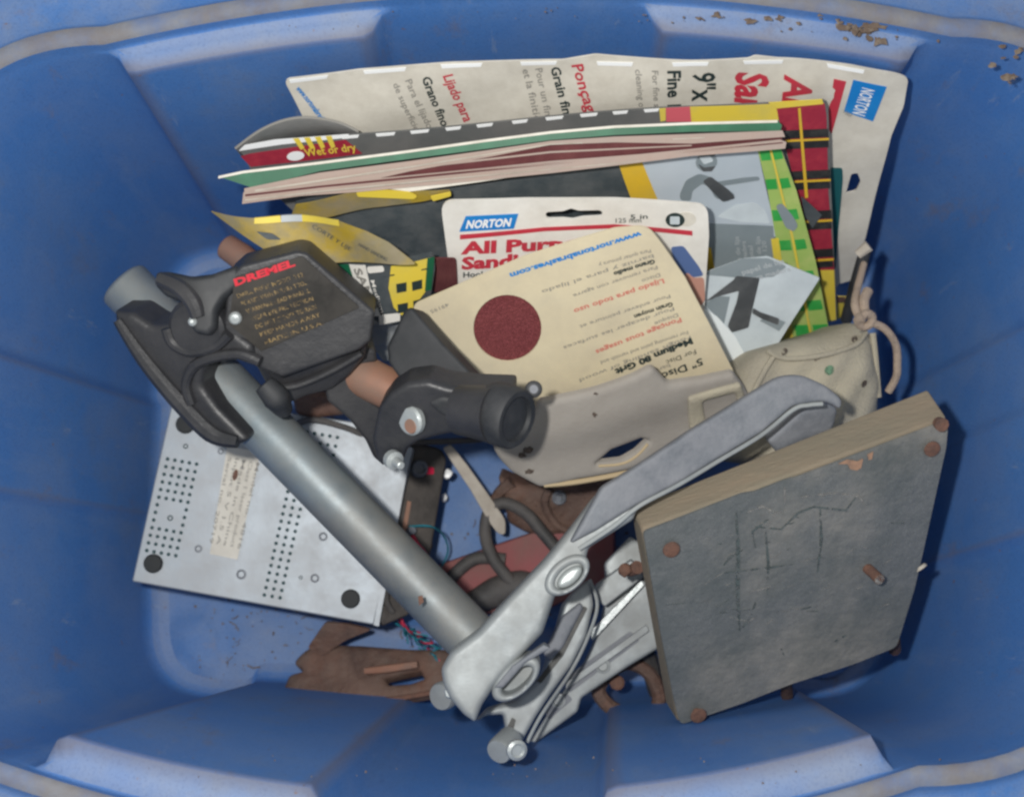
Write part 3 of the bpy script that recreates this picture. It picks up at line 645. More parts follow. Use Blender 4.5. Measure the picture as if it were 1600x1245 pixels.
b.slab(P9, rc([(1176, 478), (1186, 484), (1216, 494), (1214, 504), (1188, 494), (1174, 486)], 2), .0003, .0010); b.build('dark_arm_print', M['photo3'], c9)
b = MB(); b.slab(P9, rc([(1098, 478), (1120, 492), (1148, 522), (1166, 556), (1166, 580), (1138, 596), (1112, 540), (1094, 500)], 4), .0003, .0013, grid=12); b.build('white_corner', M['wpaper'], c9)
b = MB(); b.text(P9, 'papel de lija', (1160, 428), (1225, 408), (-3, -7), .0008, .01); b.text(P9, 'para madera', (1170, 438), (1235, 420), (-3, -7), .0008, .01); b.build('small_print', M['lgry'], c9)

# ---- 8 beige card, upside-down print
P8 = Pl((645, 475, .228), (1010, 352, .278), (1150, 600, .185), lambda x, y: .0018*math.sin((x+y)*.006))
c8 = thing('sanding_disc_card', 'beige sanding disc card lying upside down with a round window showing maroon grit', 'sandpaper pack', P8.w(900, 600))
MB().slab(P8, rc([(643, 476, 14), (820, 398, 4), (900, 372, 4), (960, 354, 6), (1012, 350, 18), (1035, 380, 5), (1070, 432, 4), (1110, 510, 4), (1150, 590, 4), (1172, 640, 4), (900, 700, 4), (770, 640, 6), (700, 560, 5), (655, 500, 8)], 6), .0012, 0, [ell(793, 510, 53, 52, 0, 36)], grid=15).build('card', M['beige'], c8)
MB().slab(P8, ell(793, 510, 55, 54, 0, 40), .0006, -.0016, grid=12).build('sanding_disc', M['disc'], c8)
def T8(mb, s_, x1, y1, x2, y2, h, bold=.01):   # upside down: text starts at the right
    L = math.hypot(x2-x1, y2-y1); ux, uy = (x2-x1)/L, (y2-y1)/L
    mb.text(P8, s_, (x1, y1), (x2, y2), (uy*-h*-1*-1, ux*h*-1*-1*-1*-1) if 0 else (-uy*-h*1.0, h*abs(ux)), .0006, bold)
def T8(mb, s_, x1, y1, x2, y2, h, bold=.01):
    L = math.hypot(x2-x1, y2-y1); dx, dy = (x2-x1)/L, (y2-y1)/L
    mb.text(P8, s_, (x1, y1), (x2, y2), (dy*h*.82, -dx*h*.82), .0006, bold)
b = MB(); T8(b, 'www.nortonabrasives.com', 1001, 358, 796, 424, 10, .04); b.build('web_address', M['bluep'], c8)
b = MB(); T8(b, 'Lijado para todo uso', 1036, 433, 896, 480, 9, .015); T8(b, 'Ponçage tous usages', 1063, 495, 930, 545, 9, .015); b.build('red_lettering', M['redf'], c8)
b = MB(); T8(b, 'Grano medio', 1022, 402, 958, 422, 8, .04); T8(b, 'Medium 80 Grit', 1080, 528, 960, 576, 11, .05); T8(b, '5" Disc', 1096, 560, 1034, 583, 13, .02); T8(b, 'For Disc', 1086, 546, 1040, 563, 9, .0); T8(b, 'Grain moyen', 1050, 470, 990, 490, 8, .03); b.build('black_lettering', M['blk'], c8)
b = MB()
for r_ in ((('Para quitar pintura y'), 1016, 386, 935, 408), ('barniz y para el lijado', 1020, 394, 846, 450), ('Para remover con agarre', 1026, 412, 895, 456), ('Disco', 1030, 424, 1002, 434), ('Pour enlever peinture et', 1046, 458, 905, 505), ('Pour decaper les surfaces', 1052, 478, 880, 538), ('Disque', 1058, 488, 1022, 502), ('For removing paint and varnish and', 1074, 516, 938, 562), ('rough sanding of wood', 1078, 524, 905, 590), ('bare or painted', 1046, 568, 960, 598), ('49195', 700, 470, 672, 482)):
    T8(b, *r_[:5], 7, 0)
b.build('small_print', M['gry'], c8)
MB().slab(P8, rc([(858, 624), (874, 618), (886, 622), (880, 630), (860, 634)], 4), .0003, .0006).build('dark_spot', M['stain'], c8)

# ================================================================ LEATHER FLAP AND CANVAS BAG
P10 = Pl((845, 640, .215), (1150, 575, .215), (860, 755, .170), lambda x, y: .003*math.sin(x*.015)+.0012*math.sin(y*.07+x*.02))
c10 = thing('tool_apron', 'dusty grey leather apron flap with a torn diamond slit, spread below the beige card', 'apron', P10.w(950, 740))
MB().slab(P10, rc([(772, 706, 6), (800, 692), (838, 650), (845, 632, 6), (930, 610), (990, 590), (1020, 576, 8), (1044, 602), (1100, 597), (1148, 588, 6), (1165, 610), (1182, 640), (1180, 690), (1080, 716), (985, 730), (900, 746), (845, 762), (800, 744), (782, 724)], 8), .003, 0, [rc([(930, 722), (955, 702), (1002, 686), (1014, 689), (992, 706), (970, 717)], 2)], grid=9, pil=.003, pr=9).build('flap', M['flap'], c10)
b = MB(); b.tube([P10.w(x, y, -.0008) for x, y in ((934, 724), (970, 720), (994, 709), (1012, 693))], .0009, 8); b.tube([P10.w(x, y, -.002) for x, y in ((850, 758), (900, 750), (985, 734), (1070, 718))], .0018, 8); b.build('torn_edge', M['flap_in'], c10)
b = MB()
for x_, y_, r_ in ((825, 702, 9), (816, 712, 7), (828, 738, 6), (930, 612, 3), (927, 642, 3), (1100, 630, 3)): b.slab(P10, [(p[0]+random.uniform(-2, 2), p[1]+random.uniform(-2, 2)) for p in ell(x_, y_, r_, r_*.7, -20, 9)], .0003, .0006)
b.build('hole_stain', M['stain'], c10)
b = MB(); b.slab(P10, rc([(1074, 620), (1158, 600), (1170, 636), (1165, 660), (1080, 690)], 6), .002, .003, [rc([(1098, 628), (1150, 616), (1156, 640), (1104, 662)], 5)], grid=9, pil=.002, pr=8); b.build('stitched_strap', M['canvas'], c10)

def bag(x, y): return .004*math.sin(x*.03+y*.01)+.002*math.sin(y*.06-x*.02)+.001*math.sin(x*.13+y*.07)
P11 = Pl((1180, 600, .190), (1390, 560, .165), (1260, 690, .175), bag)
c11 = thing('canvas_bag', 'tan canvas drawstring bag with a green stain and knotted cord by the right wall', 'bag', P11.w(1280, 640))
MB().slab(P11, rc([(1165, 600, 10), (1178, 570, 12), (1200, 545, 12), (1250, 530), (1320, 512, 10), (1345, 500, 8), (1368, 508, 8), (1378, 540), (1388, 590), (1396, 640, 10), (1388, 690), (1300, 740), (1180, 720), (1160, 660)], 8), .030, .0, grid=8, pil=.020, pr=34).build('sack', M['canvas'], c11)
b = MB(); b.tube([P11.w(x, y, o) for x, y, o in ((1200, 548, .0), (1230, 560, .002), (1280, 556, .003), (1330, 540, .002), (1352, 520, .0))], .0016, 8); b.tube([P11.w(x, y, o) for x, y, o in ((1368, 520, -.006), (1372, 560, -.004), (1380, 620, -.004))], .0022, 8); b.tube([P11.w(x, y, -.001) for x, y in ((1170, 650), (1178, 615), (1200, 580), (1212, 556))], .0018, 8)
b.build('seam', M['canvas'], c11)
b = MB(); b.slab(P11, ell(1291, 579, 6, 8, 10, 10), .0003, .0005); b.build('green_stain', M['gstain'], c11)
b = MB()
for x_, y_, r_ in ((1228, 549, 5), (1275, 560, 4), (1332, 530, 5), (1346, 600, 5)): b.slab(P11, ell(x_, y_, r_, r_*1.2, 30, 8), .0003, .0004)
b.build('brown_stain', M['stain'], c11)
b = MB()
kz = .185
b.tube([at(1345, 500, kz+.004), at(1352, 490, kz+.006), at(1362, 494, kz+.003), at(1360, 506, kz), at(1348, 510, kz-.002), at(1340, 500, kz+.002), at(1350, 492, kz+.007)], .0028, 10)
b.tube([at(1346, 500, kz), at(1336, 478, kz), at(1340, 450, kz-.01), at(1350, 412, kz-.02)], [.0028, .0027, .0025, .0022], 10)
b.tube([at(1352, 496, kz), at(1350, 470, kz), at(1356, 455, kz-.004)], [.003, .0032, .0034], 10)
b.tube([at(1362, 504, kz), at(1384, 515, kz-.004), at(1400, 540, kz-.01), at(1402, 572, kz-.016), at(1400, 590, kz-.02), at(1388, 612, kz-.026)], .0025, 10)
b.build('knotted_cord', M['cord'], c11)

# ================================================================ METAL BOX (bottom of an old drive) WITH BEZEL
PB = Pl((270, 630, .100), (207, 908, .090), (585, 975, .086))
cb = thing('metal_case', 'grey perforated metal case lying upside down with round rubber feet and a paper sticker', 'electronics case', PB.w(400, 800, -.03))
MB().slab(PB, [(268, 630), (206, 908), (584, 976), (646, 700), (560, 660), (420, 640)], .036).build('case', M['sheet'], cb, bevel=.0012)
b = MB(); b.slab(PB, [(584, 976), (592, 978), (640, 716), (632, 712)], .0022, .0012, ); b.build('bright_side_lip', M['sheet'], cb)
b = MB()
def hole(x, y, r=3.0): b.slab(PB, ell(x, y, r, r, 0, 8), .0002, .00035)
ux, uy = (-.222, .975); vx, vy = (.985, .174)
def lat(ox, oy, nu, nv, su, sv, skip=None):
    for i in range(nu):
        for j in range(nv):
            if skip and skip(i, j): continue
            hole(ox+ux*su*i+vx*sv*j, oy+uy*su*i+vy*sv*j)
lat(262, 717, 13, 5, 12.2, 11.5, lambda i, j: 5 < i < 9 and 0 < j < 4)
b.build('vent_grid', M['hole'], cb); b = MB()
lat(455, 745, 17, 3, 11.8, 12.5)
b.build('vent_grid', M['hole'], cb); b = MB(); lat(480, 675, 3, 5, 14, 12)
b.build('vent_grid', M['hole'], cb)
for x_, y_ in ((290, 663), (240, 880), (548, 935)):
    MB().lathe(PB.w(x_, y_), PB.n, [(0, .0064), (.002, .0064), (.0028, .0055), (.0030, .0)], 24).build('rubber_foot', M['rubber'], cb)
for x_, y_, r_ in ((266, 809, 4.5), (310, 857, 6), (377, 897, 8), (492, 903, 7), (505, 838, 7), (345, 705, 5), (290, 697, 4), (470, 902, 3)):
    s_ = MB(); s_.lathe(PB.w(x_, y_, -.0004), PB.n, [(0, r_*.00044), (.0007, r_*.00042), (.0009, r_*.0003), (.0002, r_*.00022)], 14); s_.build('screw', M['hole'] if r_ < 5 else M['aludark'], cb)
b = MB(); b.slab(PB, [(355, 697), (407, 706), (371, 874), (328, 865)], .0002, .0004); st = b.build('sticker', M['sticker'], cb)
b = MB(); random.seed(3)
for k in range(5):
    o = (397-k*11+4, 722-k*2.2); e = (o[0]-30-0, o[1]+135)
    b.text(PB, ['Model no. 4816', 'Class 1 laser product', 'Made in China', 'Input 5 V 1.5 A', 'Serial no. 20719'][k], o, e, (5.5, 1), .0009, .004)
b.build('sticker_print', M['gry'], st)
b = MB(); b.slab(PB, ell(368, 742, 9, 4, -75, 12), .0002, .001); b.build('sticker_mark', M['rusto'], st)
# bezel
PZ = Pl((640, 700, .082), (700, 712, .070), (595, 975, .076))
MB().slab(PZ, rc([(642, 690, 8), (690, 700, 14), (699, 716, 8), (672, 872, 4), (640, 960, 6), (598, 978, 4), (594, 970, 3)], 5), .030, 0).build('bezel', M['bez'], cb, bevel=.002)
MB().lathe(PZ.w(654, 732), PZ.n, [(0, .0062), (.003, .006), (.0042, .005), (.004, .0036), (.002, .003)], 24).build('round_button', M['aludark'], cb)
MB().slab(PZ, rc([(663, 730), (677, 730), (677, 741), (663, 741)], 3), .001, .0012).build('red_indicator', M['led'], cb)
MB().slab(PZ, [(636, 782), (642, 784), (632, 842), (626, 838)], .001, .0008).build('drawer_slot', M['copper'], cb)
b = MB()
b.lathe(PZ.w(640, 828), PZ.n, [(0, .003), (.006, .003), (.007, .002)], 12); b.build('jack', M['aludark'], cb)
b = MB(); b.tube([PZ.w(628, 935, 0), PZ.w(608, 900, .004), PZ.w(600, 935, .004), PZ.w(612, 955, .002)], .0022, 8); b.build('loose_cable', M['cable'], cb)

# ---- loose wires
wt = thing('wire_bundle', 'thin frayed red and teal wires trailing from the metal case under the pole', 'wires', at(660, 1000, .02))
random.seed(11)
b = MB(); b2 = MB()
b.tube([at(645, 838, .08), at(652, 850, .085), at(662, 862, .08), at(668, 872, .07)], .0016, 8)
b2.tube([at(640, 822, .08), at(672, 822, .085), at(692, 835, .06), at(700, 860, .04), at(690, 885, .03)], .0007, 6)
b2.build('teal_wire', M['wiret'], wt); b2 = MB()
for k in range(16):
    x_, y_ = 605+k*5+random.uniform(-6, 6), 955+k*4.5+random.uniform(-8, 8)
    pts = [at(x_, y_, .045-.001*k)]
    for q in range(4): pts.append(at(pts and x_+random.uniform(4, 11)*(q+1), y_+random.uniform(2, 9)*(q+1), .045+random.uniform(-.008, .008)))
    (b if k % 3 == 0 else b2).tube(pts, .00065, 6)
b.build('red_wire', M['wirer'], wt); b2.build('teal_wire', M['wiret'], wt)

# ================================================================ THINGS ON THE TOTE FLOOR
# red painted piece
PR = Pl((690, 880, .030), (960, 740, .060), (760, 940, .030))
rt = thing('red_tool_case', 'flat dark red painted metal piece under the silver casting, half covered in rust', 'metal plate', PR.w(800, 900))
MB().slab(PR, rc([(676, 886), (760, 856), (850, 826), (905, 806), (960, 790), (960, 900), (840, 960), (740, 960), (700, 925)], 8), .012, 0).build('plate', M['dred'], rt, bevel=.002)
PRb = Pl((780, 760, .060), (980, 725, .080), (800, 830, .045))
ru = thing('rusty_clamp', 'brown rusty clamp jaw with a small bright bolt, poking out below the leather apron', 'clamp', PRb.w(860, 800))
MB().slab(PRb, rc([(776, 745), (800, 756), (850, 765), (980, 730), (990, 745), (940, 790), (900, 835), (850, 842), (820, 835), (792, 820), (786, 790)], 9), .014, 0, grid=8, pil=.006, pr=14).build('jaw', M['rust'], ru)
MB().tube([PRb.w(858, 762, .002), PRb.w(852, 785, .003), PRb.w(868, 815, .003), PRb.w(890, 830, .001)], .003, 8).build('raised_rib', M['rust'], ru)
MB().lathe(PRb.w(874, 776), PRb.n, [(0, .0052), (.003, .005), (.004, .004), (.003, .0028), (.0045, .002)], 16).build('bolt', M['aludark'], ru)
b = MB(); b.tube([at(760, 800, .05), at(780, 770, .055), at(800, 752, .06)], [.003, .004, .005], 8); b.build('rust_spur', M['rust'], ru)
# pale stick
b = MB(); PS = Pl((700, 705, .075), (716, 698, .075), (790, 832, .055))
b.slab(PS, rc([(692, 700, 3), (704, 694, 3), (730, 726, 5), (760, 768, 5), (790, 812, 8), (790, 836, 8), (778, 834, 8), (762, 812, 5), (735, 765, 5), (708, 725, 5)], 5), .0025, 0)
tag(b.build('wooden_stirrer', M['stick'], bevel=.0008), 'pale flat wooden stick lying beside the dark end of the metal case', 'stick')
b = MB(); b.blob(at(694, 777, .03), .0035); b.blob(at(700, 740, .06), .003)  # white blobs stand in for glints on clear plastic film
tag(b.build('white_glint', M['white']), 'tiny white blobs standing in for glints of clear film right of the metal case', 'crumb')
# black cable
b = MB()
b.tube([at(690, 925, .030), at(712, 895, .034), at(745, 872, .038), at(790, 874, .040)], .0046, 12)
b.tube([at(872, 860, .065), at(848, 832, .062), at(822, 802, .060), at(790, 786, .058), at(766, 796, .056), at(758, 830, .054), at(768, 868, .050), at(796, 905, .046), at(830, 935, .044)], .0044, 12)
b.tube([at(735, 945, .034), at(775, 925, .036), at(815, 915, .040), at(850, 925, .04)], [.008, .011, .011, .008], 12)
tag(b.build('power_cable', M['cable']), 'dusty black cable looping over the red plate between pole and casting', 'cable')
b = MB(); b.tube([at(458, 664, .10), at(490, 656, .105), at(540, 668, .10), at(600, 690, .09), at(680, 690, .08), at(760, 685, .075), at(830, 668, .08)], .0022, 10)
tag(b.build('thin_cable', M['cable']), 'thin dark cable running behind the black tool holder above the metal case', 'cable')
b = MB(); b.slab(Pl((460, 620, .11), (540, 620, .11), (480, 660, .10)), rc([(455, 622), (500, 612), (545, 628), (540, 650), (490, 656), (462, 650)], 8), .008, grid=8, pil=.004, pr=10)
tag(b.build('rusty_scrap', M['rust']), 'small rusty metal scrap half hidden under the black tool holder', 'scrap')
# rusty bracket lower left
PK = Pl((445, 1080, .038), (690, 1080, .060), (500, 1000, .030))
kt = thing('rusty_bracket', 'curved brown rusty hinge bracket with a raised bar, below the metal case', 'bracket', PK.w(560, 1060))
MB().slab(PK, rc([(470, 1018), (490, 1004), (560, 1006), (640, 1012), (715, 1012), (720, 1070), (680, 1082), (620, 1092), (540, 1092), (470, 1086), (440, 1078), (450, 1052), (474, 1046), (456, 1034)], 8), .008, .0, [rc([(600, 1058), (655, 1046), (662, 1058), (640, 1066), (605, 1068)], 3)], grid=9, pil=.004, pr=12).build('body', M['rust'], kt)
b = MB(); b.slab(Pl((480, 1010, .040), (570, 980, .05), (520, 1020, .040)), rc([(480, 1012), (508, 972), (545, 975), (580, 984), (540, 1000), (505, 1024)], 6), .003, 0); b.build('bent_arm', M['rust'], kt, bevel=.001)
b = MB(); b.tube([PK.w(572, 1050, .003), PK.w(610, 1048, .005), PK.w(656, 1042, .006)], [.0022, .003, .0026], 8); b.build('bar', M['copper'], kt)
b = MB(); b.tube([PK.w(442, 1080, .0), PK.w(520, 1092, .001), PK.w(600, 1094, .001), PK.w(690, 1080, .001)], .0018, 8); b.build('orange_edge', M['rusto'], kt)
# looped old tool handle
b = MB(); lt = thing('rusty_snips', 'looped rusty tool handle with a dark strap, sticking out between casting and nailed board', 'hand tool', at(985, 1080, .02))
b.tube([at(x, y, .075+(1116-y)*.0001) for x, y in ((950, 1050), (935, 1078), (955, 1105), (990, 1116), (1020, 1112), (1030, 1090), (1020, 1060), (1000, 1040), (975, 1036), (950, 1050))], .0050, 10); b.build('handle_loop', M['rust'], lt)
b = MB(); b.lathe(at(964, 1066, .086), (0, 0, 1), [(0, .0052), (.003, .005), (.004, .0035)], 10); b.build('pivot_screw', M['rusto'], lt)
b = MB(); b.tube([at(990, 880, .12), at(996, 930, .11), at(1004, 985, .10), at(1014, 1030, .08), at(1026, 1075, .06), at(1040, 1110, .05)], [.003, .0045, .004, .006, .0065, .005], 8); b.build('strap', M['cable'], lt)
# rod with white tip by the right wall, copper rod end
b = MB(); rd = thing('marker_pen', 'slim dark pen with a white tip standing against the right wall behind the knotted cord', 'pen', at(1330, 500, .08))
b.tube([at(1352, 392, .165), at(1338, 440, .15), at(1322, 500, .12)], .004, 10); b.build('barrel', M['blackc'], rd)
MB().tube([at(1340, 398, .168), at(1358, 384, .172)], [.0032, .004], 10).build('white_tip', M['stick'], rd)
b = MB(); PT = Pl((1308, 466, .10), (1322, 466, .10), (1312, 500, .07)); b.slab(PT, [(1307, 464), (1323, 465), (1318, 492), (1308, 500)], .001)
tg = thing('paper_tag', 'tiny yellow tag with an orange top beside the plaid packs', 'tag', PT.w(1312, 500)); b.build('tag_body', M['yel'], tg)
MB().slab(PT, [(1307, 463), (1323, 464), (1322, 472), (1308, 472)], .0005, .0006).build('orange_top', M['rusto'], tg)
b = MB(); b.tube([at(352, 384, .155), at(378, 402, .158), at(410, 430, .16)], [.0085, .0092, .0092], 20, smooth=False)
tag(b.build('copper_pipe', M['copper'], bevel=.002), 'short copper brown pipe end poking out above the black tool holder', 'pipe')

# ================================================================ DRILL STAND: pole, black holder
ax0 = at(190, 440, .232); ax1 = at(775, 1035, .195)
dk = thing('drill_press_stand', 'tool stand with a long grey steel pole, black plastic holder and cast silver base', 'tool stand', at(480, 750, .20))
dr = (ax1-ax0).normalized(); L_ = (ax1-ax0).length
MB().lathe(ax0, dr, [(0, .0130), (.0012, .0150), (.003, .0160), (L_, .0164)], 48).build('pole', M['pole'], dk, smooth=40)
b = MB(); b.slab(Pl((640, 930, .238), (660, 930, .238), (650, 950, .236)), [(653, 932), (660, 930), (662, 940), (655, 946)], .0008); b.build('rust_spot', M['rusto'], dk)
# clamp wing running under the pole
PH = Pl((200, 500, .262), (400, 560, .272), (340, 680, .238))
b = MB(); b.slab(PH, rc([(176, 486, 6), (205, 490), (236, 510), (268, 508), (300, 488), (345, 505), (392, 540), (398, 575), (372, 566), (340, 556), (318, 572), (314, 604), (340, 640), (388, 688, 10), (372, 698), (340, 690), (300, 664), (262, 620), (222, 576), (188, 530), (178, 508)], 6), .020, 0, grid=8, pil=.0045, pr=11)
cl = b.build('clamp', M['black'], dk, smooth=60)
b = MB(); b.tube([PH.w(x, y, .0) for x, y in ((184, 500), (225, 560), (275, 620), (330, 676), (372, 690))], [.003, .005, .006, .006, .004], 10); b.build('clamp_rib', M['black'], cl)
b = MB(); b.tube([PH.w(x, y, .001) for x, y in ((300, 630), (292, 600), (304, 572), (332, 558), (375, 552), (408, 564))], .0032, 10); b.build('socket_collar', M['black'], cl)
b = MB(); b.tube([PH.w(x, y, .001) for x, y in ((262, 512), (272, 535), (300, 548), (336, 540), (360, 520))], .0036, 10); b.build('boss_ring', M['black'], cl)
b = MB(); b.lathe(PH.w(310, 512, -.006), PH.n, [(0, .018), (.008, .0175), (.010, .015), (.010, .004)], 26); b.build('boss', M['black'], cl)
# wing knob
PW = Pl((240, 430, .290), (380, 420, .292), (310, 520, .285), lambda x, y: .003*math.cos((x-310)*.03))
b = MB(); b.slab(PW, rc([(240, 424, 8), (262, 424), (300, 432), (332, 428), (366, 414), (384, 424, 8), (376, 446), (352, 466), (340, 486), (338, 512), (326, 524), (304, 520), (294, 500), (300, 486), (288, 474), (256, 462), (240, 446)], 5), .010, 0, grid=6, pil=.0045, pr=9); b.build('wing_knob', M['blackc'], dk, smooth=60)
b = MB(); b.tube([PW.w(250, 436, .001), PW.w(285, 452, .002), PW.w(305, 474, .002), PW.w(312, 496, .001)], [.004, .005, .005, .004], 10); b.build('knob_grip', M['black'], dk)
b = MB(); b.lathe(PW.w(303, 503, -.001), PW.n, [(0, .0028), (.002, .0024), (.0032, .001)], 12); b.build('knob_pin', M['bolt'], dk)
# holder body with label plate
PL_ = Pl((360, 430, .292), (520, 430, .288), (420, 560, .268))
b = MB(); b.slab(PL_, rc([(356, 434, 4), (376, 416, 4), (464, 393, 6), (480, 396, 5), (586, 488, 5), (580, 534, 5), (562, 548), (440, 592, 4), (398, 574), (348, 514)], 4), .030, -.001, grid=14, pil=.0025, pr=6); hb = b.build('holder_body', M['black'], dk, smooth=60)
b = MB(); b.slab(PL_, rc([(367, 433), (472, 400), (562, 480), (408, 548), (358, 506)], 4), .0012, .0009, grid=16); lp = b.build('label_plate', M['plate'], hb)
b = MB(); b.text(PL_, 'DREMEL', (368, 446), (462, 414), (-3, -10), .0014, .05); b.build('red_lettering', M['labred'], lp)
b = MB()
rows = ['DRILL PRESS MODEL 212', 'FOR USE WITH ROTARY TOOL', 'WARNING: READ MANUAL', 'WEAR EYE PROTECTION', 'DO NOT EXPOSE TO RAIN', 'KEEP HANDS AWAY', 'MADE IN U.S.A.']
for k, s_ in enumerate(rows):
    ox, oy = 372+k*7.2, 465+k*12.0
    b.text(PL_, s_, (ox, oy), (ox+103-k*2, oy-34+k*.5), (-2.5, -6.2), .0014, .012)
b.build('gold_lettering', M['gold'], lp)
MB().lathe(PL_.w(368, 496, .0005), PL_.n, [(0, .0038), (.002, .0036), (.003, .0026), (.0034, .0)], 20).build('screw', M['bolt'], hb)
PL2 = Pl((400, 570, .262), (570, 530, .262), (470, 640, .225))
b = MB(); b.slab(PL2, rc([(384, 545), (430, 560), (560, 520), (580, 530), (572, 560), (548, 590), (520, 612), (478, 622), (440, 640), (420, 610)], 5), .030, .0, grid=9, pil=.004, pr=9); b.build('holder_lower_shell', M['black'], dk, smooth=60)
b = MB(); b.tube([PL2.w(x, y, .002) for x, y in ((436, 602), (470, 596), (520, 574), (565, 548))], .0022, 8); b.build('shell_ridge', M['black'], dk)
b = MB(); b.tube([at(412, 600, .262), at(432, 622, .258), at(444, 642, .248)], [.006, .008, .005], 12); b.build('latch', M['blackc'], dk)
# dark neck + lower link
PN = Pl((520, 560, .240), (580, 540, .240), (560, 660, .215))
b = MB(); b.slab(PN, rc([(508, 560), (560, 534), (588, 548), (590, 566), (560, 575), (552, 596), (560, 614), (600, 640), (620, 690), (600, 730), (584, 716), (572, 690), (545, 656), (512, 628), (505, 590)], 4), .022, 0, grid=8, pil=.003, pr=7); b.build('link_arm', M['black'], dk, smooth=60)
b = MB(); b.lathe(PN.w(547, 535, .0005), PN.n, [(0, .0022), (.001, .002), (.0016, .001)], 10); b.build('brass_rivet', M['copper'], dk)
# copper spring drum
b = MB(); b.tube([at(556, 580, .222), at(588, 598, .226), at(618, 612, .228)], .0125, 28, smooth=False); b.build('spring_drum', M['copper'], dk, bevel=.001)
# right arm: upper plate and lower lever, nozzle and cap
PQ = Pl((640, 490, .262), (790, 610, .272), (620, 700, .250))
b = MB(); b.slab(PQ, rc([(642, 478, 8), (660, 500), (690, 535), (735, 582), (800, 606), (800, 660), (760, 680), (700, 660), (660, 625), (628, 598), (606, 566), (604, 540), (618, 512), (630, 486)], 4), .018, 0, grid=10, pil=.002, pr=6); b.build('upper_arm', M['blackc'], dk, smooth=60)
PQ2 = Pl((600, 640, .278), (780, 640, .288), (620, 720, .258))
b = MB(); b.slab(PQ2, rc([(590, 640), (606, 618), (634, 600), (668, 596), (700, 606), (740, 610), (800, 612), (800, 670), (760, 684), (726, 676), (690, 682), (652, 692), (636, 704), (628, 724), (606, 734), (588, 722), (580, 690)], 6), .016, 0, grid=8, pil=.004, pr=9); b.build('lower_lever', M['black'], dk, smooth=60)
b = MB(); b.slab(PQ2, rc([(668, 628), (690, 618), (716, 624), (740, 650), (720, 656), (690, 648)], 8), .003, .0015, grid=7, pil=.002, pr=8); b.build('recess', M['blackc'], dk)
a0 = at(720, 640, .284); a1 = at(812, 652, .305); da = (a1-a0).normalized()
MB().lathe(a0, da, [(0, .014), (.018, .0155), (.024, .016)], 32).build('nozzle', M['black'], dk, smooth=40)
fa = at(776, 645, .293); fd = Vector((.78, -.34, .52)).normalized()
MB().lathe(fa, fd, [(-.006, .0155), (-.002, .0172), (.006, .0175), (.0125, .0172), (.0145, .0160), (.0142, .0128), (.0120, .0120), (.0118, .0)], 44).build('end_cap', M['blackc'], dk, smooth=40)
b = MB(); b.lathe(at(834, 608, .292), (0, -.2, 1), [(0, .0048), (.003, .0046), (.0036, .0034), (.0036, .0025), (.001, .0024)], 18); b.build('eyelet', M['blackc'], dk)
b = MB(); b.lathe(at(834, 608, .295), (0, -.2, 1), [(0, .0026), (.001, .0024)], 12); b.build('eyelet_hole', M['aludark'], dk)
b = MB(); b.lathe(PQ2.w(646, 657, -.001), (PQ2.n+Vector((-.5, .3, 0))).normalized(), [(0, .0085), (.003, .0085), (.0045, .0072), (.0048, .003)], 24); b.build('hex_bolt', M['bolt'], dk)
b = MB(); b.lathe(PQ2.w(644, 660, .004), (PQ2.n+Vector((-.5, .3, 0))).normalized(), [(0, .0045), (.0008, .004)], 16); b.build('bolt_face', M['copper'], dk)
b = MB(); b.lathe(at(612, 716, .262), (.5, -.45, .7), [(0, .0055), (.004, .0055), (.005, .003), (.0115, .0024), (.012, .0018)], 14); b.build('thumb_screw', M['bolt'], dk)

# ================================================================ CAST SILVER BASE
PA = Pl((700, 1060, .245), (1240, 590, .272), (880, 900, .262))
PA = Pl((700, 1060, .240), (1280, 1060, .244), (1280, 610, .262))
base = MB()
base.slab(PA, rc([(688, 1046, 8), (704, 1018), (745, 988), (772, 958), (850, 876), (890, 828), (925, 782), (950, 756), (985, 735), (1012, 742), (1000, 786), (990, 812), (920, 856), (912, 892), (888, 915), (868, 930), (858, 960), (848, 990), (806, 1034), (770, 1076), (752, 1104), (742, 1130), (724, 1118), (702, 1092), (692, 1070)], 6), .026, 0, grid=9, pil=.0055, pr=11)
arm = base.build('base_socket', M['alu'], dk, smooth=55)
PA2 = Pl((930, 800, .258), (1250, 800, .250), (1250, 590, .267))
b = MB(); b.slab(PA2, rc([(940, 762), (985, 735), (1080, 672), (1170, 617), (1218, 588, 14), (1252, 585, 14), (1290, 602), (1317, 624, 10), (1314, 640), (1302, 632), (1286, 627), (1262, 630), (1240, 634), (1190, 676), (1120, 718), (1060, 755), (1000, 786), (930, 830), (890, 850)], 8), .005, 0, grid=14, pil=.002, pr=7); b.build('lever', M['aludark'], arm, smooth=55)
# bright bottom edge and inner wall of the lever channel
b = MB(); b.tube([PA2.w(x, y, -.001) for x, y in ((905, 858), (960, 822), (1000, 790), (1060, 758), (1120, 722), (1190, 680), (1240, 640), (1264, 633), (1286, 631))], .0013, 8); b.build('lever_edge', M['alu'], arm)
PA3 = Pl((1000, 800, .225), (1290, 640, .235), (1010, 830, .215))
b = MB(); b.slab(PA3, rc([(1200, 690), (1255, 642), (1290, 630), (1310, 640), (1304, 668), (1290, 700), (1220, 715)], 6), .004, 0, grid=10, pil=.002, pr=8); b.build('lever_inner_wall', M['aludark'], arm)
# boss ring on the arm
b = MB(); b.slab(PA, ell(886, 898, 41, 25, -40, 34), .014, .004, [ell(889, 900, 27, 14, -40, 26)], grid=7, pil=.003, pr=7); b.build('pivot_boss', M['alu'], arm)
MB().slab(PA, ell(890, 901, 24, 12, -40, 26), .01, .003, grid=6, pil=.003, pr=9).build('pivot_pin', M['bolt'], arm)
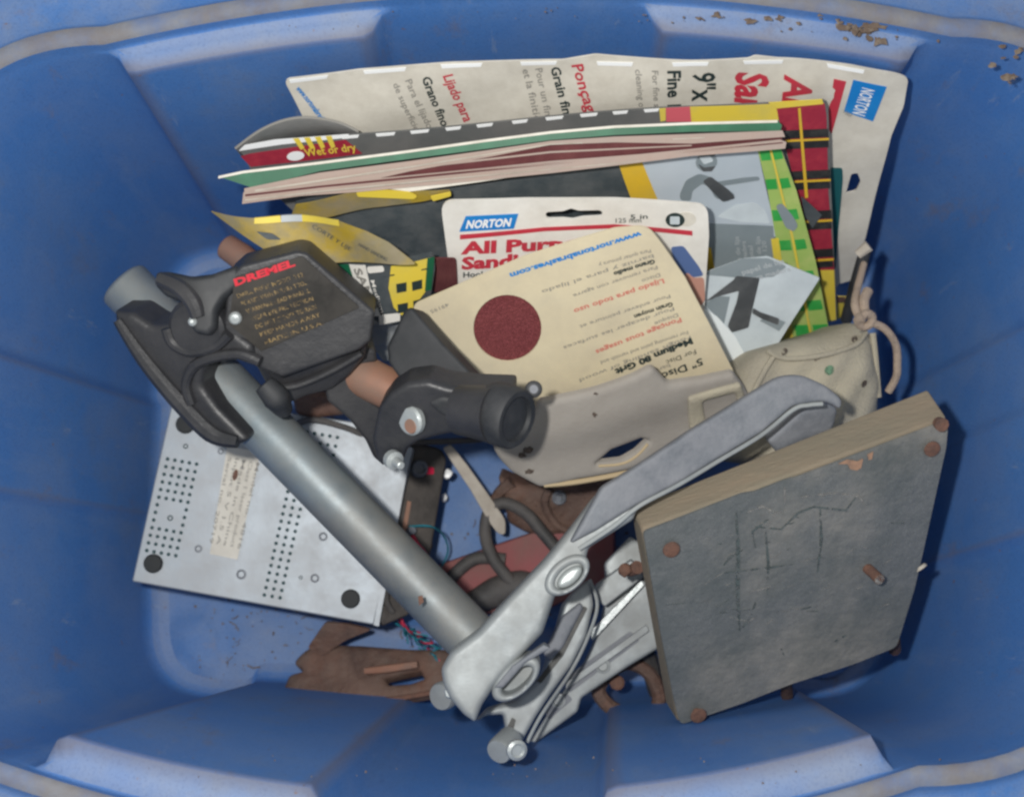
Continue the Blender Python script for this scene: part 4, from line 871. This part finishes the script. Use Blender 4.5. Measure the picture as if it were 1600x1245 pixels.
# oval eye
PE = Pl((760, 1000, .245), (860, 1000, .246), (760, 1110, .236))
b = MB(); b.slab(PE, ell(806, 1062, 46, 25, -42, 34), .014, 0, [ell(808, 1064, 30, 13, -42, 28)], grid=6, pil=.003, pr=8); b.build('clamp_eye', M['alu'], arm)
b = MB(); b.slab(PE, rc([(772, 1074), (800, 1040), (850, 1006), (860, 1012), (820, 1036), (786, 1074)], 2), .006, .001, grid=7, pil=.001, pr=4); b.build('eye_lip', M['aludark'], arm)
b = MB(); b.slab(PE, ell(808, 1064, 31, 14, -42, 24), .002, -.012); b.build('eye_back', M['alu'], arm)
# inner jaw
PJ = Pl((820, 1000, .168), (930, 1000, .166), (820, 1160, .165))
b = MB(); b.slab(PJ, rc([(880, 945), (896, 926), (922, 905), (928, 945), (916, 995), (893, 1040), (862, 1082), (836, 1122), (815, 1160), (800, 1184), (784, 1190), (792, 1150), (786, 1116), (760, 1118), (744, 1128), (762, 1108), (808, 1094), (846, 1058), (862, 1012), (872, 975)], 5), .014, 0, grid=8, pil=.003, pr=7); jaw = b.build('clamp_jaw', M['alu'], dk, smooth=55)
b = MB(); b.slab(PJ, rc([(878, 962), (906, 940), (912, 948), (880, 1010), (858, 1034), (848, 1020)], 4), .003, .003, grid=6, pil=.002, pr=6); b.build('raised_pad', M['aludark'], jaw)
b = MB(); b.slab(PJ, rc([(912, 946), (918, 950), (880, 1024), (846, 1066), (838, 1064), (876, 1014)], 2), .0004, .0006); b.slab(PJ, rc([(790, 1140), (800, 1120), (806, 1124), (798, 1156)], 2), .0004, .0006); b.build('groove', M['plblk'], jaw)
b = MB(); b.tube([PJ.w(x, y, -.003) for x, y in ((922, 905), (934, 945), (920, 993), (893, 1048), (847, 1116), (824, 1160))], .0012, 8); b.build('jaw_edge', M['alu'], jaw)
# ribbed foot plate
PF = Pl((800, 900, .118), (1020, 900, .125), (800, 1180, .105))
b = MB(); b.slab(PF, rc([(944, 880), (985, 838), (1020, 860), (1030, 1012), (980, 1042), (908, 1090), (902, 1112), (850, 1150), (814, 1180), (826, 1160), (850, 1124), (884, 1076), (912, 1036), (934, 990), (946, 930)], 4), .010, 0, grid=12, pil=.0015, pr=5); pf = b.build('foot_plate', M['alu'], dk, smooth=50)
def bar(pts, wd, h, m='alu', nm='rib'):
    b = MB(); P = [PF.w(x, y, h*.3) for x, y in pts]; b.tube(P, wd, 4, smooth=False); b.build(nm, M[m], pf, bevel=.001)
def strip(pts, h, m, r=3, nm='rib'):
    b = MB(); b.slab(PF, rc(pts, r), h, h); b.build(nm, M[m], pf, bevel=.0012)
strip([(930, 912), (986, 872), (1004, 890), (1004, 900), (946, 944), (936, 936)], .020, 'alu')
strip([(922, 985), (1002, 905), (1006, 912), (926, 998)], .010, 'bolt', 1)
strip([(886, 1064), (1010, 975), (1014, 984), (884, 1076)], .005, 'alu', 2)
b = MB(); b.slab(PF, rc([(880, 1060), (985, 985), (1000, 1000), (890, 1082)], 5), .0006, .0005); b.slab(PF, rc([(850, 1110), (885, 1082), (895, 1092), (858, 1124)], 4), .0006, .0005); b.build('dark_recess', M['aludark'], pf)
for x_, y_ in ((872, 1094), (942, 1040)): MB().lathe(PF.w(x_, y_, .0), PF.n, [(0, .005), (.0015, .0048), (.0018, .0034), (.0008, .0028)], 16).build('cast_boss', M['alu'], pf)
# bolt heads at the lower end
MB().lathe(at(700, 1083, .200), (-.55, -.25, .8), [(-.010, .0075), (.0, .0082), (.006, .0085), (.0080, .0076), (.0084, .004)], 28).build('clamp_bolt', M['alu'], dk)
MB().lathe(at(706, 1080, .212), (-.2, -.1, 1), [(0, .0042), (.004, .004), (.005, .003)], 6).build('bolt_socket', M['bolt'], dk)
MB().lathe(at(786, 1166, .205), (-.45, -.45, .77), [(-.010, .0075), (.004, .0080), (.0062, .0072), (.0066, .004)], 28).build('lower_bolt', M['alu'], dk)
MB().lathe(at(806, 1170, .212), (.3, -.2, 1), [(0, .0062), (.003, .006), (.004, .0042), (.003, .003)], 18).build('lower_nut', M['bolt'], dk)

# ================================================================ NAILED BOARD
bt = thing('nailed_board', 'weathered grey board with rusty nails in its corners, leaning at the right', 'board', at(1230, 900, .15))
zA, zC = .245, .155
PBd = Pl((1003, 828, zA), (1483, 655, zA), (1060, 1130, zC), lambda x, y: .0006*math.sin(x*.02))
def bk(x, y, z, dx, dy): return at(x+dx, y+dy, z-.020)
cf = [(1003, 828), (1483, 655), (1400, 1010), (1060, 1130)]
fr = [PBd.w(x, y) for x, y in cf]
bkp = [at(985, 792, fr[0].z-.016), at(1450, 606, fr[1].z-.016), at(1374, 968, fr[2].z-.016), at(1040, 1098, fr[3].z-.016)]
# face as slab, core as hexahedron
ins = [f.lerp(b_, .06) for f, b_ in zip(fr, bkp)]
MB().hexa(ins, bkp).build('board_edge', M['woodedge'], bt, bevel=.0022, seg=3)
faceo = rc([(1004, 829, 8), (1160, 771, 5), (1180, 768, 3), (1230, 748, 4), (1244, 745, 3), (1330, 711, 3), (1482, 656, 7), (1478, 700, 5), (1440, 870, 4), (1428, 920, 4), (1400, 1009, 9), (1330, 1036, 4), (1240, 1066, 4), (1160, 1098, 5), (1062, 1130, 10), (1052, 1090, 4), (1030, 980, 4)], 5)
fc = MB().slab(PBd, faceo, .0016, .0008, grid=18).build('board_face', M['wood'], bt)
random.seed(5)
sm = MB()
def scr(mb, pts, wd, off=.0012):
    P = [Vector(p) for p in pts]; up = []; dn = []
    for i, p in enumerate(P):
        d_ = (P[min(i+1, len(P)-1)]-P[max(i-1, 0)]).normalized(); n_ = Vector((-d_.y, d_.x)); ww = wd*random.uniform(.5, 1.2)*(.4 if i in (0, len(P)-1) else 1)
        up.append(tuple(p+n_*ww)); dn.append(tuple(p-n_*ww))
    mb.slab(PBd, up+dn[::-1], .0002, off)
scr(sm, [(1150, 800), (1153, 860), (1152, 920), (1155, 985)], 3); scr(sm, [(1196, 830), (1200, 880), (1198, 930)], 2); scr(sm, [(1280, 790), (1282, 840), (1276, 892)], 2.2)
scr(sm, [(1180, 822), (1220, 826), (1246, 800), (1270, 790), (1320, 795), (1335, 775)], 2); scr(sm, [(1160, 858), (1140, 870), (1130, 882)], 3); scr(sm, [(1120, 895), (1200, 886), (1240, 880)], 1.5); scr(sm, [(1160, 980), (1174, 960), (1180, 940)], 3)
scr(sm, [(1040, 942), (1070, 940)], 1.5); scr(sm, [(1300, 1000), (1320, 990)], 4); scr(sm, [(1390, 815), (1412, 816)], 2); scr(sm, [(1220, 1012), (1224, 1022)], 3); scr(sm, [(1200, 810), (1175, 830), (1180, 855)], 2)
for k in range(12):
    x_, y_ = random.uniform(1110, 1260), random.uniform(800, 960); a = random.uniform(-.6, .3); l_ = random.uniform(8, 34); scr(sm, [(x_, y_), (x_+l_*.5, y_+a*l_*.5+random.uniform(-2, 2)), (x_+l_, y_+a*l_)], random.uniform(.5, 1.6))
sm.build('dark_scuff', M['smear'], fc)
sl_ = MB()
for k in range(26):
    x_, y_ = random.uniform(1090, 1390), random.uniform(770, 1000); a = random.uniform(-.7, .3); l_ = random.uniform(8, 46)
    if not inside((x_, y_), cf) or not inside((x_+l_, y_+a*l_), cf): continue
    scr(sl_, [(x_, y_), (x_+l_*.5, y_+a*l_*.5+random.uniform(-4, 4)), (x_+l_, y_+a*l_)], random.uniform(.3, 1.0), .0011)
for pts in ([(1166, 800), (1190, 790), (1212, 800), (1200, 818), (1176, 815)], [(1250, 775), (1300, 768), (1340, 772), (1352, 790)], [(1225, 760), (1226, 800)]): scr(sl_, pts, 2.0, .0013)
sl_.build('pale_scuff', M['smearl'], fc)
ch = MB()
for pts in ([(1308, 722), (1322, 715), (1338, 718), (1346, 714), (1343, 728), (1336, 732), (1326, 730), (1322, 722)], [(1353, 708), (1362, 703), (1360, 714), (1355, 716)]): ch.slab(PBd, pts, .0006, .0018)
ch.build('bare_chip', M['woodchip'], fc)
def nail(px, py, h=.004, r=.0045, d=None, m='rusto'):
    d = PBd.n if d is None else Vector(d).normalized(); c = PBd.w(px, py, 0)
    nm = MB().lathe(c, d, [(-.004, r*.45), (h-.0015, r*.5), (h-.001, r), (h, r*.95), (h+.0004, r*.6)], 14); nm.build('nail', M[m], bt)
nail(1046, 853, .004, .0052); nail(1453, 698, .004, .0050); nail(1087, 1109, .006, .0052)
c = PBd.w(1354, 886); d_ = Vector((.35, -.55, .75)).normalized(); MB().tube([c-d_*.004, c+d_*.006, c+d_*.014], .0033, 12, smooth=False).build('nail', M['rusto'], bt)
MB().lathe(c+d_*.0135, d_, [(0, .0034), (.001, .003)], 12).build('nail_tip', M['smearl'], bt)
for p, q, m in (((1398, 1000, .14), (1398, 1014, .12), 'rusto'), ((1228, 1062, .14), (1230, 1086, .11), 'rust'), ((984, 892, .19), (996, 886, .20), 'rusto'), ((1466, 660, .245), (1472, 664, .25), 'rusto'), ((1437, 884, .184), (1440, 888, .184), 'stick')):
    a_, b_ = at(*p), at(*q); MB().tube([a_, b_], [.0035, .0042], 10, smooth=False).build('nail', M[m], bt)
b = MB(); b.blob(at(976, 890, .20), .0055, sub=2); b.build('rust_lump', M['rusto'], bt)

for o_ in (c1, c2, c4, c6, c7, c8): o_['group'] = 'sandpaper packs standing in the tote'
# ================================================================ DEBRIS
random.seed(21)
b = MB()
for k in range(26):       # clump on the far right ledge
    b.blob(at(1345+random.gauss(0, 14), 46+random.gauss(0, 9), ZR-.006), random.uniform(.0006, .0020))
for k in range(26):
    x_ = random.uniform(1000, 1590); b.blob(at(x_, 25+(x_-1000)*.06+random.uniform(-8, 14), ZR-.002), random.uniform(.0004, .0009))
for k in range(120):
    x_, y_ = random.uniform(-.24, .25), random.uniform(-.01, .25); b.blob((x_, y_, fz(x_, y_)+.0006), random.uniform(.0004, .0013))
def patch(px, py, z, r):
    n_ = random.randint(7, 11); c_ = at(px, py, z); V_ = [c_+Vector((0, 0, .0006))]
    for q in range(n_):
        a = 6.283*q/n_; rr_ = r*random.uniform(.35, 1.2); V_.append(c_+Vector((rr_*1.6*math.cos(a), rr_*math.sin(a), -.0002)))
    b.add(V_, [(0, q+1, (q+1) % n_+1) for q in range(n_)])
for k in range(9): patch(1575+random.gauss(0, 14), 95+random.gauss(0, 16), ZR+.0032, random.uniform(.0010, .0028))
for k in range(14): patch(random.uniform(1030, 1380), random.uniform(24, 40), ZR-.0002, random.uniform(.0006, .0026))
for k in range(8): patch(1350+random.gauss(0, 22), 50+random.gauss(0, 8), ZR-.0005, random.uniform(.0015, .0035))
for k in range(420):
    x_, y_ = random.gauss(-.06, .10), random.gauss(.03, .035)
    if random.random() < .5: x_, y_ = random.uniform(-.235, .24), random.choice([random.gauss(-.008, .006), random.gauss(.03, .02)])
    if abs(x_) > .245 or y_ < -.018 or y_ > .28: continue
    b.blob((x_, y_, fz(x_, y_)+.0004), random.uniform(.0003, .0010))
for k in range(70):
    x_, y_, a_ = random.uniform(-.22, .22), random.uniform(-.005, .12), random.uniform(0, 6.28); l_ = random.uniform(.003, .011); zz = fz(x_, y_)+.001
    b.tube([(x_, y_, zz), (x_+l_*.5*math.cos(a_), y_+l_*.5*math.sin(a_), zz+random.uniform(0, .001)), (x_+l_*math.cos(a_+.3), y_+l_*math.sin(a_+.3), zz)], random.uniform(.0002, .0006), 5, smooth=False)
for k in range(160):
    x_, y_ = random.uniform(1400, 1590), random.uniform(120, 600); 
    if random.random() < .5: x_, y_ = random.uniform(0, 1600), random.choice([random.uniform(12, 50), random.uniform(1180, 1230)])
    if y_ > 100 and y_ < 1100: continue
    b.blob(at(x_, y_, ZR-.008), random.uniform(.0002, .0006))
tag(b.build('debris', M['crumb']), kind='stuff', label='scattered dirt crumbs on the rim and floor of the tote', cat='debris')
